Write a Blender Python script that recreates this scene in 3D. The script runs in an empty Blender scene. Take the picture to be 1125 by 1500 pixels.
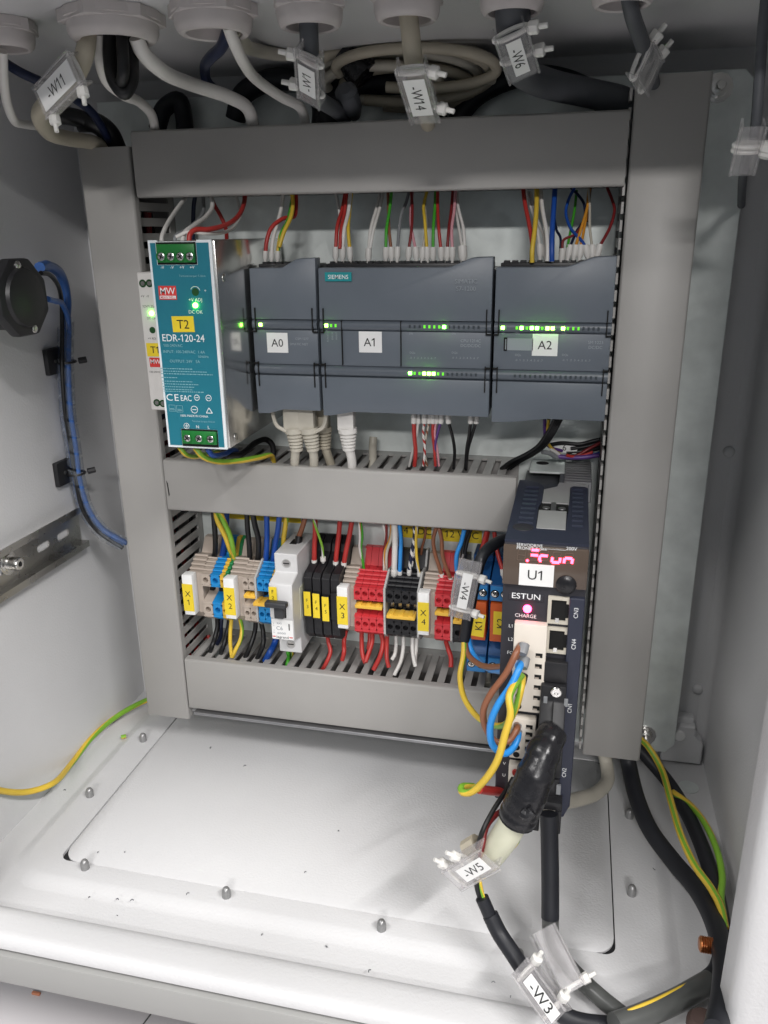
import bpy, bmesh, math, random
from mathutils import Vector, Matrix

random.seed(7)
scene = bpy.context.scene
COL = scene.collection
S = 0.001                                   # everything below is written in millimetres

# ------------------------------------------------------------------ camera
CAM = Vector((160.0165, -582.5049, 65.3616))
PITCH, YAW, ROLL, FPX = 0.333892, 0.231396, -0.0133711, 1187.1155
_f = Vector((-math.sin(YAW) * math.cos(PITCH), math.cos(YAW) * math.cos(PITCH), -math.sin(PITCH)))
_r0 = Vector((math.cos(YAW), math.sin(YAW), 0))
_u0 = _r0.cross(_f)
_r = math.cos(ROLL) * _r0 + math.sin(ROLL) * _u0
_u = -math.sin(ROLL) * _r0 + math.cos(ROLL) * _u0
cam_data = bpy.data.cameras.new('camera')
cam = bpy.data.objects.new('camera', cam_data)
COL.objects.link(cam)
R3 = Matrix((_r, _u, -_f)).transposed()
cam.matrix_world = Matrix.Translation(CAM * S) @ R3.to_4x4()
cam_data.sensor_fit = 'HORIZONTAL'
cam_data.sensor_width = 36.0
cam_data.lens = FPX / 1125.0 * 36.0
cam_data.clip_start = 0.01
cam_data.clip_end = 60.0
cam_data.dof.use_dof = True
cam_data.dof.focus_distance = 0.56
cam_data.dof.aperture_fstop = 60.0
scene.camera = cam

# ------------------------------------------------------------------ light: the room's luminaires, in front of and above the open cabinet
world = bpy.data.worlds.new('World')
scene.world = world
world.use_nodes = True
bg = world.node_tree.nodes['Background']
bg.inputs[0].default_value = (0.86, 0.93, 1.0, 1)
bg.inputs[1].default_value = 0.20


def area_lamp(name, loc, target, sx, sy, power, color=(1, 0.975, 0.96)):
    d = bpy.data.lights.new(name, 'AREA')
    d.shape = 'RECTANGLE'
    d.size, d.size_y, d.energy, d.color = sx, sy, power, color
    o = bpy.data.objects.new(name, d)
    COL.objects.link(o)
    o.location = loc
    o.rotation_euler = (Vector(target) - Vector(loc)).to_track_quat('-Z', 'Y').to_euler()
    return o


area_lamp('ceiling_lamp_overhead', (1.55, -1.27, 1.75), (0.0, -0.2, -0.3), 1.3, 0.07, 60)
area_lamp('ceiling_lamp_overhead_left', (-0.85, -1.27, 1.75), (0.0, -0.2, -0.3), 1.1, 0.07, 28)
area_lamp('ceiling_lamp_near', (0.85, -1.90, 1.75), (0.0, -0.15, -0.2), 1.4, 0.07, 7)
area_lamp('ceiling_lamp_middle', (0.55, -2.74, 1.75), (0.0, -0.1, -0.1), 0.9, 0.09, 11)
area_lamp('ceiling_lamp_far', (0.7, -4.50, 1.75), (0.0, -0.1, 0.0), 1.2, 0.14, 84)

scene.view_settings.view_transform = 'Standard'
scene.view_settings.look = 'None'
scene.view_settings.exposure = 0.0
scene.view_settings.gamma = 1.0
scene.view_settings.use_curve_mapping = False
scene.cycles.use_denoising = True
scene.cycles.max_bounces = 7
scene.cycles.transparent_max_bounces = 12


def at(u, v, x=None, y=None, z=None):
    """point of the photograph's ray through (u, v) that lies on the given real plane (mm)"""
    d = _f + _r * ((u - 562.5) / FPX) - _u * ((v - 750.0) / FPX)
    if y is not None:
        t = (y - CAM.y) / d.y
    elif x is not None:
        t = (x - CAM.x) / d.x
    else:
        t = (z - CAM.z) / d.z
    return CAM + d * t


def W(*pts):
    """list of (u, v, depth) with depth the Y plane in mm"""
    return [at(u, v, y=d) for u, v, d in pts]


def ZW(reg, *pts):
    ox, oy, s = reg
    return [at(ox + u / s, oy + v / s, y=d) for u, v, d in pts]


# ------------------------------------------------------------------ materials
MATS = {}


def mat(name, col, rough=0.5, metal=0.0, var=0.06, vscale=60.0, bump=0.0, bscale=900.0, emit=None, estr=0.0,
        trans=0.0, alpha=1.0, ior=1.45, spec=0.5, rvar=0.08, sub=0.0):
    m = bpy.data.materials.new(name)
    m.use_nodes = True
    nt = m.node_tree
    b = nt.nodes['Principled BSDF']
    b.inputs['Metallic'].default_value = metal
    b.inputs['IOR'].default_value = ior
    b.inputs['Specular IOR Level'].default_value = spec
    tc = nt.nodes.new('ShaderNodeTexCoord')
    n = nt.nodes.new('ShaderNodeTexNoise')
    n.inputs['Scale'].default_value = vscale
    n.inputs['Detail'].default_value = 4
    nt.links.new(tc.outputs['Object'], n.inputs['Vector'])
    cr = nt.nodes.new('ShaderNodeMapRange')
    cr.inputs['From Min'].default_value = 0.25
    cr.inputs['From Max'].default_value = 0.75
    cr.inputs['To Min'].default_value = 1 - var
    cr.inputs['To Max'].default_value = 1 + var
    nt.links.new(n.outputs['Fac'], cr.inputs['Value'])
    mx = nt.nodes.new('ShaderNodeVectorMath')
    mx.operation = 'SCALE'
    mx.inputs[0].default_value = col[:3]
    nt.links.new(cr.outputs['Result'], mx.inputs['Scale'])
    nt.links.new(mx.outputs[0], b.inputs['Base Color'])
    rr = nt.nodes.new('ShaderNodeMapRange')
    rr.inputs['To Min'].default_value = max(0.02, rough - rvar)
    rr.inputs['To Max'].default_value = min(1.0, rough + rvar)
    nt.links.new(n.outputs['Fac'], rr.inputs['Value'])
    nt.links.new(rr.outputs['Result'], b.inputs['Roughness'])
    if bump > 0:
        n2 = nt.nodes.new('ShaderNodeTexNoise')
        n2.inputs['Scale'].default_value = bscale
        n2.inputs['Detail'].default_value = 3
        nt.links.new(tc.outputs['Object'], n2.inputs['Vector'])
        bp = nt.nodes.new('ShaderNodeBump')
        bp.inputs['Strength'].default_value = bump
        bp.inputs['Distance'].default_value = 0.0004
        nt.links.new(n2.outputs['Fac'], bp.inputs['Height'])
        nt.links.new(bp.outputs['Normal'], b.inputs['Normal'])
    if emit:
        b.inputs['Emission Color'].default_value = (*emit, 1)
        b.inputs['Emission Strength'].default_value = estr
    if trans > 0:
        b.inputs['Transmission Weight'].default_value = trans
    if alpha < 1:
        b.inputs['Alpha'].default_value = alpha
    if sub > 0:
        b.inputs['Subsurface Weight'].default_value = sub
        b.inputs['Subsurface Radius'].default_value = (0.002, 0.002, 0.002)
    MATS[name] = m
    return m


mat('cabinet_paint', (0.60, 0.60, 0.605), 0.34, var=0.045, vscale=9, bump=0.5, bscale=620, rvar=0.12)
mat('cabinet_frame', (0.34, 0.34, 0.33), 0.45, var=0.04, vscale=14, bump=0.2, bscale=700)
mat('duct_pvc', (0.36, 0.35, 0.335), 0.42, var=0.05, vscale=16, bump=0.12, bscale=500, rvar=0.14)
mat('duct_back', (0.30, 0.29, 0.28), 0.5, var=0.03)
mat('pvc_white', (0.72, 0.70, 0.68), 0.4, var=0.04)
mat('gland_plastic', (0.50, 0.465, 0.455), 0.45, var=0.05, vscale=90)
mat('plc_blue', (0.122, 0.142, 0.168), 0.42, var=0.04, vscale=40, bump=0.12, bscale=2500)
mat('plc_dark', (0.055, 0.066, 0.08), 0.45)
mat('plc_strip', (0.100, 0.117, 0.140), 0.38, var=0.03)
mat('black_plastic', (0.018, 0.018, 0.02), 0.42, var=0.1)
mat('hole_black', (0.004, 0.004, 0.004), 0.8)
mat('servo_blue', (0.026, 0.030, 0.050), 0.42, var=0.06, bump=0.12, bscale=2500)
mat('servo_front', (0.028, 0.027, 0.034), 0.45, var=0.06, bump=0.1, bscale=2500)
mat('heatsink', (0.36, 0.36, 0.37), 0.36, metal=0.85, var=0.08)
mat('plate_bright', (0.42, 0.42, 0.42), 0.38, metal=0.3, var=0.06)
mat('zinc', (0.74, 0.785, 0.765), 0.34, metal=0.35, var=0.15, vscale=45, rvar=0.16)
mat('steel', (0.50, 0.49, 0.47), 0.28, metal=1.0, var=0.1)
mat('bright_screw', (0.72, 0.71, 0.69), 0.22, metal=1.0)
mat('rubber_brown', (0.085, 0.055, 0.048), 0.6)
mat('aluminium', (0.64, 0.63, 0.61), 0.18, metal=0.96, var=0.03, vscale=20, rvar=0.05)
mat('stud_grey', (0.30, 0.30, 0.30), 0.38, metal=0.6, var=0.1)
mat('copper', (0.62, 0.24, 0.09), 0.3, metal=1.0, var=0.15)
mat('teal', (0.015, 0.165, 0.225), 0.38, var=0.03)
mat('edr_white', (0.72, 0.76, 0.78), 0.4)
mat('print_white', (0.78, 0.80, 0.80), 0.5, var=0.02)
mat('print_pale', (0.22, 0.42, 0.46), 0.5, var=0.02)
mat('print_grey', (0.27, 0.30, 0.325), 0.5, var=0.02)
mat('print_black', (0.015, 0.015, 0.015), 0.5, var=0.02)
mat('print_red', (0.62, 0.045, 0.04), 0.5, var=0.02)
mat('siemens_teal', (0.01, 0.24, 0.26), 0.4)
mat('label_white', (0.80, 0.80, 0.79), 0.5, var=0.02)
mat('label_yellow', (0.80, 0.60, 0.03), 0.5, var=0.03)
mat('green_terminal', (0.012, 0.16, 0.03), 0.38, var=0.08)
mat('green_dark', (0.006, 0.06, 0.012), 0.5)
mat('tb_beige', (0.43, 0.365, 0.31), 0.48, var=0.05)
mat('tb_blue', (0.012, 0.23, 0.56), 0.42, var=0.05)
mat('tb_red', (0.57, 0.035, 0.045), 0.42, var=0.05)
mat('tb_black', (0.012, 0.012, 0.014), 0.42, var=0.1)
mat('tb_yellow', (0.72, 0.45, 0.05), 0.45, var=0.05)
mat('tb_green', (0.015, 0.22, 0.07), 0.45, var=0.05)
mat('tb_grey', (0.42, 0.42, 0.41), 0.5)
mat('jumper', (0.80, 0.48, 0.06), 0.4, var=0.04)
mat('breaker_grey', (0.60, 0.60, 0.60), 0.42, var=0.03)
mat('toggle', (0.035, 0.036, 0.04), 0.45)
mat('relay_blue', (0.012, 0.085, 0.26), 0.36, var=0.06)
mat('relay_screwblue', (0.03, 0.20, 0.48), 0.36, var=0.06)
mat('relay_orange', (0.56, 0.10, 0.02), 0.4, var=0.06)
mat('psu_white', (0.66, 0.64, 0.62), 0.45, var=0.03)
mat('conn_ivory', (0.72, 0.66, 0.58), 0.45, var=0.03)
mat('port_cream', (0.55, 0.51, 0.43), 0.4)
mat('display_film', (0.092, 0.068, 0.053), 0.16, var=0.05)
mat('wire_white', (0.70, 0.68, 0.65), 0.4)
mat('wire_grey', (0.23, 0.24, 0.25), 0.45)
mat('wire_cream', (0.50, 0.47, 0.40), 0.5, var=0.08)
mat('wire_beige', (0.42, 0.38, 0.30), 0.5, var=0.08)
mat('wire_red', (0.42, 0.035, 0.03), 0.38)
mat('wire_darkred', (0.20, 0.018, 0.02), 0.4)
mat('wire_brown', (0.24, 0.095, 0.05), 0.38)
mat('wire_blue', (0.012, 0.07, 0.34), 0.38)
mat('cable_blue', (0.035, 0.115, 0.36), 0.4, var=0.1)
mat('wire_skyblue', (0.03, 0.26, 0.68), 0.35)
mat('wire_navy', (0.008, 0.014, 0.045), 0.4)
mat('wire_black', (0.010, 0.010, 0.011), 0.42, var=0.15)
mat('cable_black', (0.012, 0.013, 0.017), 0.5, var=0.15, bump=0.1)
mat('tape_black', (0.013, 0.013, 0.015), 0.27, var=0.15, vscale=160, bump=0.9, bscale=190)
mat('wire_yellow', (0.68, 0.47, 0.05), 0.4)
mat('wire_green', (0.06, 0.36, 0.03), 0.4)
mat('wire_lime', (0.19, 0.40, 0.035), 0.38)
mat('wire_orange', (0.62, 0.27, 0.03), 0.4)
mat('wire_pink', (0.62, 0.30, 0.34), 0.4)
mat('wire_purple', (0.10, 0.04, 0.20), 0.4)
mat('conduit_grey', (0.085, 0.09, 0.10), 0.5, var=0.1)
mat('ferrule_white', (0.70, 0.68, 0.65), 0.4)
mat('sleeve_clear', (0.86, 0.84, 0.85), 0.18, trans=0.75, alpha=0.5, ior=1.2)
mat('wrap_clear', (0.55, 0.60, 0.66), 0.2, trans=0.7, alpha=0.35, ior=1.2)
mat('tie_white', (0.74, 0.73, 0.70), 0.35, sub=0.2)
mat('shrink_clear', (0.64, 0.64, 0.50), 0.35, sub=0.3)
mat('grey_cable', (0.075, 0.078, 0.075), 0.32, var=0.15)
mat('led_green', (0.1, 0.5, 0.05), 0.4, emit=(0.20, 1.0, 0.05), estr=34)
mat('led_green_dim', (0.08, 0.35, 0.03), 0.4, emit=(0.16, 0.85, 0.03), estr=0.9)
mat('led_off', (0.05, 0.06, 0.07), 0.3)
mat('led_red', (0.6, 0.05, 0.15), 0.4, emit=(1.0, 0.03, 0.13), estr=24)
mat('segment_red', (0.6, 0.05, 0.15), 0.4, emit=(1.0, 0.03, 0.06), estr=17)
mat('segment_off', (0.115, 0.082, 0.062), 0.3)
mat('scrap', (0.50, 0.20, 0.11), 0.5)
mat('room_floor', (0.56, 0.54, 0.55), 0.28, var=0.05, vscale=5)
mat('seam_dark', (0.06, 0.06, 0.06), 0.7)

# galvanised sheet: spangle on top of the plain zinc
_m = MATS['zinc'].node_tree
_b = _m.nodes['Principled BSDF']
_v = _m.nodes.new('ShaderNodeTexVoronoi')
_v.inputs['Scale'].default_value = 70
_tc = [n for n in _m.nodes if n.type == 'TEX_COORD'][0]
_m.links.new(_tc.outputs['Object'], _v.inputs['Vector'])
_mr = _m.nodes.new('ShaderNodeMapRange')
_mr.inputs['To Min'].default_value = 0.28
_mr.inputs['To Max'].default_value = 0.52
_m.links.new(_v.outputs['Color'], _mr.inputs['Value'])
_m.links.new(_mr.outputs['Result'], _b.inputs['Roughness'])


# ------------------------------------------------------------------ mesh helpers (mm, world axes)
def B():
    return bmesh.new()


def box(bm, x0, x1, y0, y1, z0, z1, bev=0.0, seg=2):
    x0, x1 = min(x0, x1), max(x0, x1)
    y0, y1 = min(y0, y1), max(y0, y1)
    z0, z1 = min(z0, z1), max(z0, z1)
    vs = [bm.verts.new((x, y, z)) for x in (x0, x1) for y in (y0, y1) for z in (z0, z1)]
    F = [(0, 1, 3, 2), (4, 6, 7, 5), (0, 4, 5, 1), (2, 3, 7, 6), (0, 2, 6, 4), (1, 5, 7, 3)]
    fs = [bm.faces.new([vs[i] for i in f]) for f in F]
    if bev > 0:
        es = list({e for f in fs for e in f.edges})
        bmesh.ops.bevel(bm, geom=es, offset=bev, segments=seg, affect='EDGES', profile=0.5, clamp_overlap=True)
    return bm


AX = {'x': lambda a, p, q: (a, p, q), 'y': lambda a, p, q: (p, a, q), 'z': lambda a, p, q: (p, q, a)}


def prism(bm, poly, axis, a0, a1, bev=0.0, seg=1):
    """poly in the two other axes (in order xyz), extruded along axis"""
    f = AX[axis]
    A = [bm.verts.new(f(a0, p, q)) for p, q in poly]
    C = [bm.verts.new(f(a1, p, q)) for p, q in poly]
    n = len(poly)
    fs = [bm.faces.new(A[::-1]), bm.faces.new(C)]
    for i in range(n):
        fs.append(bm.faces.new((A[i], A[(i + 1) % n], C[(i + 1) % n], C[i])))
    bmesh.ops.recalc_face_normals(bm, faces=fs)
    if bev > 0:
        es = list({e for fc in fs for e in fc.edges})
        es = [e for e in es if len(e.link_faces) == 2 and e.calc_face_angle(0) > 0.5]
        bmesh.ops.bevel(bm, geom=es, offset=bev, segments=seg, affect='EDGES', profile=0.5, clamp_overlap=True)
    return bm


def frame_of(d):
    d = d.normalized()
    a = Vector((0, 0, 1)) if abs(d.z) < 0.9 else Vector((1, 0, 0))
    u = d.cross(a).normalized()
    return u, u.cross(d).normalized()


def lathe(bm, p, d, prof, n=16, cap=True):
    """prof: list of (distance along d, radius)"""
    p, d = Vector(p), Vector(d).normalized()
    u, w = frame_of(d)
    rings = []
    for t, r in prof:
        c = p + d * t
        rings.append([bm.verts.new(c + (u * math.cos(2 * math.pi * i / n) + w * math.sin(2 * math.pi * i / n)) * max(r, 0.01)) for i in range(n)])
    for a, b in zip(rings, rings[1:]):
        for i in range(n):
            bm.faces.new((a[i], a[(i + 1) % n], b[(i + 1) % n], b[i]))
    if cap:
        bm.faces.new(rings[0][::-1])
        bm.faces.new(rings[-1])
    return bm


def cyl(bm, p0, p1, r0, r1=None, n=14):
    p0, p1 = Vector(p0), Vector(p1)
    return lathe(bm, p0, p1 - p0, [(0, r0), ((p1 - p0).length, r0 if r1 is None else r1)], n)


def spline(pts, k=7):
    pts = [Vector(p) for p in pts]
    if len(pts) < 3:
        a, b = pts[0], pts[-1]
        return [a.lerp(b, i / k) for i in range(k + 1)]
    P = [pts[0] * 2 - pts[1]] + pts + [pts[-1] * 2 - pts[-2]]
    out = []
    for i in range(1, len(P) - 2):
        p0, p1, p2, p3 = P[i - 1], P[i], P[i + 1], P[i + 2]
        t0 = 0.0
        t1 = t0 + max((p1 - p0).length, 1e-3) ** 0.5
        t2 = t1 + max((p2 - p1).length, 1e-3) ** 0.5
        t3 = t2 + max((p3 - p2).length, 1e-3) ** 0.5
        for j in range(k):
            t = t1 + (t2 - t1) * j / k
            a1 = (t1 - t) / (t1 - t0) * p0 + (t - t0) / (t1 - t0) * p1
            a2 = (t2 - t) / (t2 - t1) * p1 + (t - t1) / (t2 - t1) * p2
            a3 = (t3 - t) / (t3 - t2) * p2 + (t - t2) / (t3 - t2) * p3
            b1 = (t2 - t) / (t2 - t0) * a1 + (t - t0) / (t2 - t0) * a2
            b2 = (t3 - t) / (t3 - t1) * a2 + (t - t1) / (t3 - t1) * a3
            out.append((t2 - t) / (t2 - t1) * b1 + (t - t1) / (t2 - t1) * b2)
    out.append(pts[-1])
    return out


def tube(bm, pts, r, n=8, stripe=0, twist=0.0, k=7, radii=None, phase=0.0):
    """swept tube; faces of `stripe` of the n sides get material slot 1"""
    P = spline(pts, k)
    u = None
    rings = []
    m = len(P)
    for i, p in enumerate(P):
        d = (P[min(i + 1, m - 1)] - P[max(i - 1, 0)])
        if d.length < 1e-6:
            d = Vector((0, 0, -1))
        d.normalize()
        if u is None:
            u, w = frame_of(d)
        else:
            u = (u - d * u.dot(d)).normalized()
            w = u.cross(d).normalized()
        ph = phase + twist * i / m
        rr = r if radii is None else radii(i / (m - 1))
        rings.append([bm.verts.new(p + (u * math.cos(2 * math.pi * j / n + ph) + w * math.sin(2 * math.pi * j / n + ph)) * rr) for j in range(n)])
    for i in range(len(rings) - 1):
        a, b = rings[i], rings[i + 1]
        for j in range(n):
            f = bm.faces.new((a[j], a[(j + 1) % n], b[(j + 1) % n], b[j]))
            if j < stripe:
                f.material_index = 1
    bm.faces.new(rings[0][::-1])
    bm.faces.new(rings[-1])
    return bm


def holed(bm, c, rx, rz, hr, depth, n=16, axis='y'):
    """front-facing rectangle (normal -Y) round a real round hole with wall and floor"""
    cx, cy, cz = c
    ring = []
    sq = []
    for i in range(n):
        a = 2 * math.pi * (i + 0.5) / n
        ca, sa = math.cos(a), math.sin(a)
        ring.append((cx + hr * ca, cz + hr * sa))
        s = 1.0 / max(abs(ca), abs(sa))
        sq.append((cx + rx * ca * s, cz + rz * sa * s))
    vs = [bm.verts.new((x, cy, z)) for x, z in sq]
    vr = [bm.verts.new((x, cy, z)) for x, z in ring]
    vb = [bm.verts.new((x, cy + depth, z)) for x, z in ring]
    for i in range(n):
        j = (i + 1) % n
        bm.faces.new((vs[i], vs[j], vr[j], vr[i]))
        bm.faces.new((vr[i], vr[j], vb[j], vb[i]))
    bm.faces.new(vb)


# ------------------------------------------------------------------ object helpers
def thing(name, label, cat, loc, group=None, kind=None):
    o = bpy.data.objects.new(name, None)
    o.empty_display_size = 0.01
    COL.objects.link(o)
    o.location = Vector(loc) * S
    if label:
        o['label'] = label
    if cat:
        o['category'] = cat
    if group:
        o['group'] = group
    if kind:
        o['kind'] = kind
    return o


ORIGIN = {}


def _origin(o):
    p = Vector((0, 0, 0))
    while o is not None:
        p += o.location
        o = o.parent
    return p / S


def link_mesh(name, bm, mats, base, parent, smooth=35):
    if not isinstance(mats, (list, tuple)):
        mats = [mats]
    bmesh.ops.recalc_face_normals(bm, faces=bm.faces)
    M = Matrix.Scale(S, 4) @ Matrix.Translation(-Vector(base))
    bmesh.ops.transform(bm, matrix=M, verts=bm.verts)
    me = bpy.data.meshes.new(name)
    bm.to_mesh(me)
    bm.free()
    for m in mats:
        me.materials.append(MATS[m])
    if smooth:
        me.polygons.foreach_set('use_smooth', [True] * len(me.polygons))
        me.set_sharp_from_angle(angle=math.radians(smooth))
    o = bpy.data.objects.new(name, me)
    COL.objects.link(o)
    if parent is not None:
        o.parent = parent
        o.location = (Vector(base) - _origin(parent)) * S
    else:
        o.location = Vector(base) * S
    return o


def part(name, bm, mats, parent, label=None, smooth=35, kind=None):
    o = link_mesh(name, bm, mats, _origin(parent), parent, smooth)
    if label:
        o['label'] = label
    if kind:
        o['kind'] = kind
    return o


def solo(name, bm, mats, label, cat, group=None, smooth=35, kind=None):
    vs = [v.co for v in bm.verts]
    base = (sum(v.x for v in vs) / len(vs), sum(v.y for v in vs) / len(vs), min(v.z for v in vs))
    o = link_mesh(name, bm, mats, base, None, smooth)
    if label:
        o['label'] = label
    if cat:
        o['category'] = cat
    if group:
        o['group'] = group
    if kind:
        o['kind'] = kind
    return o


def copy_part(src, parent, off, name=None):
    o = src.copy()
    COL.objects.link(o)
    o.parent = parent
    o.location = src.location + Vector(off) * S
    return o


def flag_ones(me, rt, upv, size, stretch, base):
    """the built-in font draws a figure one as a bare stroke: give each its flag"""
    bm = bmesh.new()
    bm.from_mesh(me)
    seen = set()
    k = 1.0 / S
    todo = []
    for v in bm.verts:
        if v in seen:
            continue
        st, isl = [v], []
        seen.add(v)
        while st:
            a = st.pop()
            isl.append(a)
            for e in a.link_edges:
                b = e.other_vert(a)
                if b not in seen:
                    seen.add(b)
                    st.append(b)
        xs = [p.co.dot(rt) * k for p in isl]
        zs = [p.co.dot(upv) * k for p in isl]
        w, h = max(xs) - min(xs), max(zs) - min(zs)
        if h > size * 0.8 and w < h * 0.3:
            n = rt.cross(upv)
            d = isl[0].co.dot(n) * k
            todo.append((min(xs), max(xs), max(zs), d, n))
    for x0, x1, zt, d, n in todo:
        t = (x1 - x0)
        q = [(x0 + t * 0.2, zt), (x0 - size * 0.24 * stretch, zt - size * 0.20), (x0 - size * 0.24 * stretch, zt - size * 0.32), (x0 + t * 0.2, zt - size * 0.17)]
        bm.faces.new([bm.verts.new((rt * a + upv * b + n * d) * S) for a, b in q])
    out = bpy.data.meshes.new('lettering')
    bm.to_mesh(out)
    bm.free()
    return out


def text(s, pos, size, m, parent, right=(1, 0, 0), up=(0, 0, 1), align='CENTER', name='lettering', stretch=1.0, bold=0.0, spacing=1.0):
    """flat print: pos is the centre (or left end) of the text's middle line, size = capital height in mm"""
    cu = bpy.data.curves.new('tmp_text', 'FONT')
    cu.body = s
    cu.size = size / 0.70
    cu.align_x = align
    cu.resolution_u = 3
    cu.space_character = spacing
    cu.space_line = 1.15
    cu.offset = bold
    ob = bpy.data.objects.new('tmp_text', cu)
    COL.objects.link(ob)
    dg = bpy.context.evaluated_depsgraph_get()
    me = bpy.data.meshes.new_from_object(ob.evaluated_get(dg))
    bpy.data.objects.remove(ob)
    bpy.data.curves.remove(cu)
    rt, upv = Vector(right).normalized(), Vector(up).normalized()
    nrm = rt.cross(upv).normalized()
    n_lines = s.count('\n') + 1
    dz = -size * 0.5 + (n_lines - 1) * size / 0.70 * 1.15 * 0.5
    org = Vector(pos)
    base = _origin(parent)
    for v in me.vertices:
        x, y = v.co.x * stretch, v.co.y
        p = org + rt * x + upv * (y + dz) + nrm * 0.05
        v.co = (p - base) * S
    if '1' in s and not any(ch in s for ch in 'Il|'):
        me = flag_ones(me, rt, upv, size, stretch, base)
    me.materials.clear()
    me.materials.append(MATS[m])
    o = bpy.data.objects.new(name, me)
    me.name = name
    COL.objects.link(o)
    o.parent = parent
    return o


def sticker(x0, x1, z0, z1, y, m, parent, name='label_plate', th=0.25, rot=0.0):
    bm = B()
    box(bm, x0, x1, y - th, y, z0, z1)
    if rot:
        c = Vector(((x0 + x1) / 2, y, (z0 + z1) / 2))
        bmesh.ops.rotate(bm, verts=bm.verts, cent=c, matrix=Matrix.Rotation(rot, 3, 'Y'))
    return part(name, bm, m, parent, smooth=0)


WIRE_GROUP = None


def wire(col, pts, r, label, ferrule=None, group=None, name='wire', cat='wire', n=8, col2=None, flen=7.0, fr=1.75, stripe=3, k=7, twist=5.0, phase=0.0):
    """one wire or cable; optional white ferrule boot at its last point"""
    pts = [Vector(p) for p in pts]
    o = thing(name, label, cat, pts[-1], group) if ferrule else None
    bm = B()
    if col2:
        tube(bm, pts, r, n, stripe, twist, k, phase=phase)
        ms = [col, col2]
    else:
        tube(bm, pts, r, n, k=k)
        ms = [col]
    if not ferrule:
        return solo(name, bm, ms, label, cat, group, smooth=60)
    part('insulation', bm, ms, o, smooth=60)
    bm = B()
    e = pts[-1]
    d = (pts[-1] - pts[-2]).normalized()
    d = (d + Vector((0, 0, -1.5 if d.z < 0 else 1.5))).normalized()
    s = e - d * 1.0
    lathe(bm, s, d, [(0, fr), (flen * 0.62, fr), (flen * 0.8, fr * 0.62), (flen, fr * 0.5)], 10)
    part('ferrule', bm, 'ferrule_white' if ferrule is True else ferrule, o, smooth=40)
    return o
# ------------------------------------------------------------------ the room floor under the cabinet
bm = B()
box(bm, -700, 800, -800, 300, -446, -440)
fl = solo('floor', bm, 'room_floor', None, None, kind='structure', smooth=0)
bm = B()
p = at(246, 1452, z=-439.6)
q = at(150, 1580, z=-439.6)
d = (q - p).normalized()
s = Vector((-d.y, d.x, 0)) * 0.55
vs = [bm.verts.new(v) for v in (p - d * 160 - s, p - d * 160 + s, q + s, q - s)]
bm.faces.new(vs)
part('floor_seam', bm, 'seam_dark', fl, smooth=0)

# ------------------------------------------------------------------ enclosure
XL, XR, YB, ZF, ZC = -218.0, 282.0, 20.0, -340.0, 170.0
YF = -262.0
enc = thing('electrical_enclosure', 'open light grey sheet steel control cabinet enclosing all the equipment', 'cabinet', (32, -120, -372))


def rrect(x0, x1, y0, y1, r, z, k=7):
    pts = []
    for cx, cy, a0 in ((x1 - r, y1 - r, 0), (x0 + r, y1 - r, 90), (x0 + r, y0 + r, 180), (x1 - r, y0 + r, 270)):
        for i in range(k + 1):
            a = math.radians(a0 + 90 * i / k)
            pts.append((cx + r * math.cos(a), cy + r * math.sin(a), z))
    return pts


def loops(bm, LL):
    R = [[bm.verts.new(p) for p in L] for L in LL]
    n = len(R[0])
    for a, b in zip(R, R[1:]):
        for i in range(n):
            bm.faces.new((a[i], a[(i + 1) % n], b[(i + 1) % n], b[i]))
    return R


# bottom pan: margin, rounded step up to the raised middle, opening for the gland plate
GX0, GX1, GY0, GY1 = -164.0, 206.0, -197.0, -8.0
L = []
for ins, r, z in ((0, 0.5, ZF - 4), (-0.01, 0.6, ZF - 4)):
    L.append(rrect(XL, XR, YF + 24, YB, r, z))
for ox, oy, r, z in ((34, 25.0, 30, ZF - 4), (32.5, 23.2, 29, ZF - 3.7), (29, 19, 26, ZF - 2.2), (25.5, 15, 24, ZF - 0.4), (23, 12.5, 22, ZF)):
    L.append(rrect(GX0 - ox, GX1 + ox + 4, GY0 - oy, min(YB - 3 - (34 - ox) * 0.2, GY1 + oy), r, z))
L.append(rrect(GX0, GX1, GY0, GY1, 7, ZF))
L.append(rrect(GX0, GX1, GY0, GY1, 7, ZF - 2.2))
bm = B()
loops(bm, L)
part('bottom_wall', bm, 'cabinet_paint', enc, smooth=40)
bm = B()
top = rrect(GX0 + 1.0, GX1 - 0.8, GY0 + 0.5, GY1 - 1, 13, ZF - 0.5)
top2 = rrect(GX0 + 1.5, GX1 - 1.3, GY0 + 1.0, GY1 - 1.5, 13, ZF - 0.1)
bot = rrect(GX0 + 1.0, GX1 - 0.8, GY0 + 0.5, GY1 - 1, 13, ZF - 2.0)
R = loops(bm, [bot, top, top2])
bm.faces.new(R[-1])
gp = part('gland_plate', bm, 'cabinet_paint', enc, smooth=40)
bm = B()
box(bm, GX0 - 12, GX1 + 12, GY0 - 10, GY1 + 10, ZF - 3.8, ZF - 2.4)
part('gap_backing', bm, 'black_plastic', gp)  # black sheet added below so the gap round the plate stays dark
# studs of the gland plate that poke up round it
for u, v in ((210, 1085), (132, 1166), (125, 1272), (332, 1313), (559, 1361), (922, 1197), (925, 1310), (760, 1405)):
    c = at(u, v, z=ZF)
    bm = B()
    lathe(bm, (c.x, c.y, ZF), (0, 0, 1), [(0, 2.9), (4.0, 2.9), (5.6, 2.5), (6.9, 1.7), (7.5, 0.5)], 14)
    part('stud', bm, 'stud_grey', gp)

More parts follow.
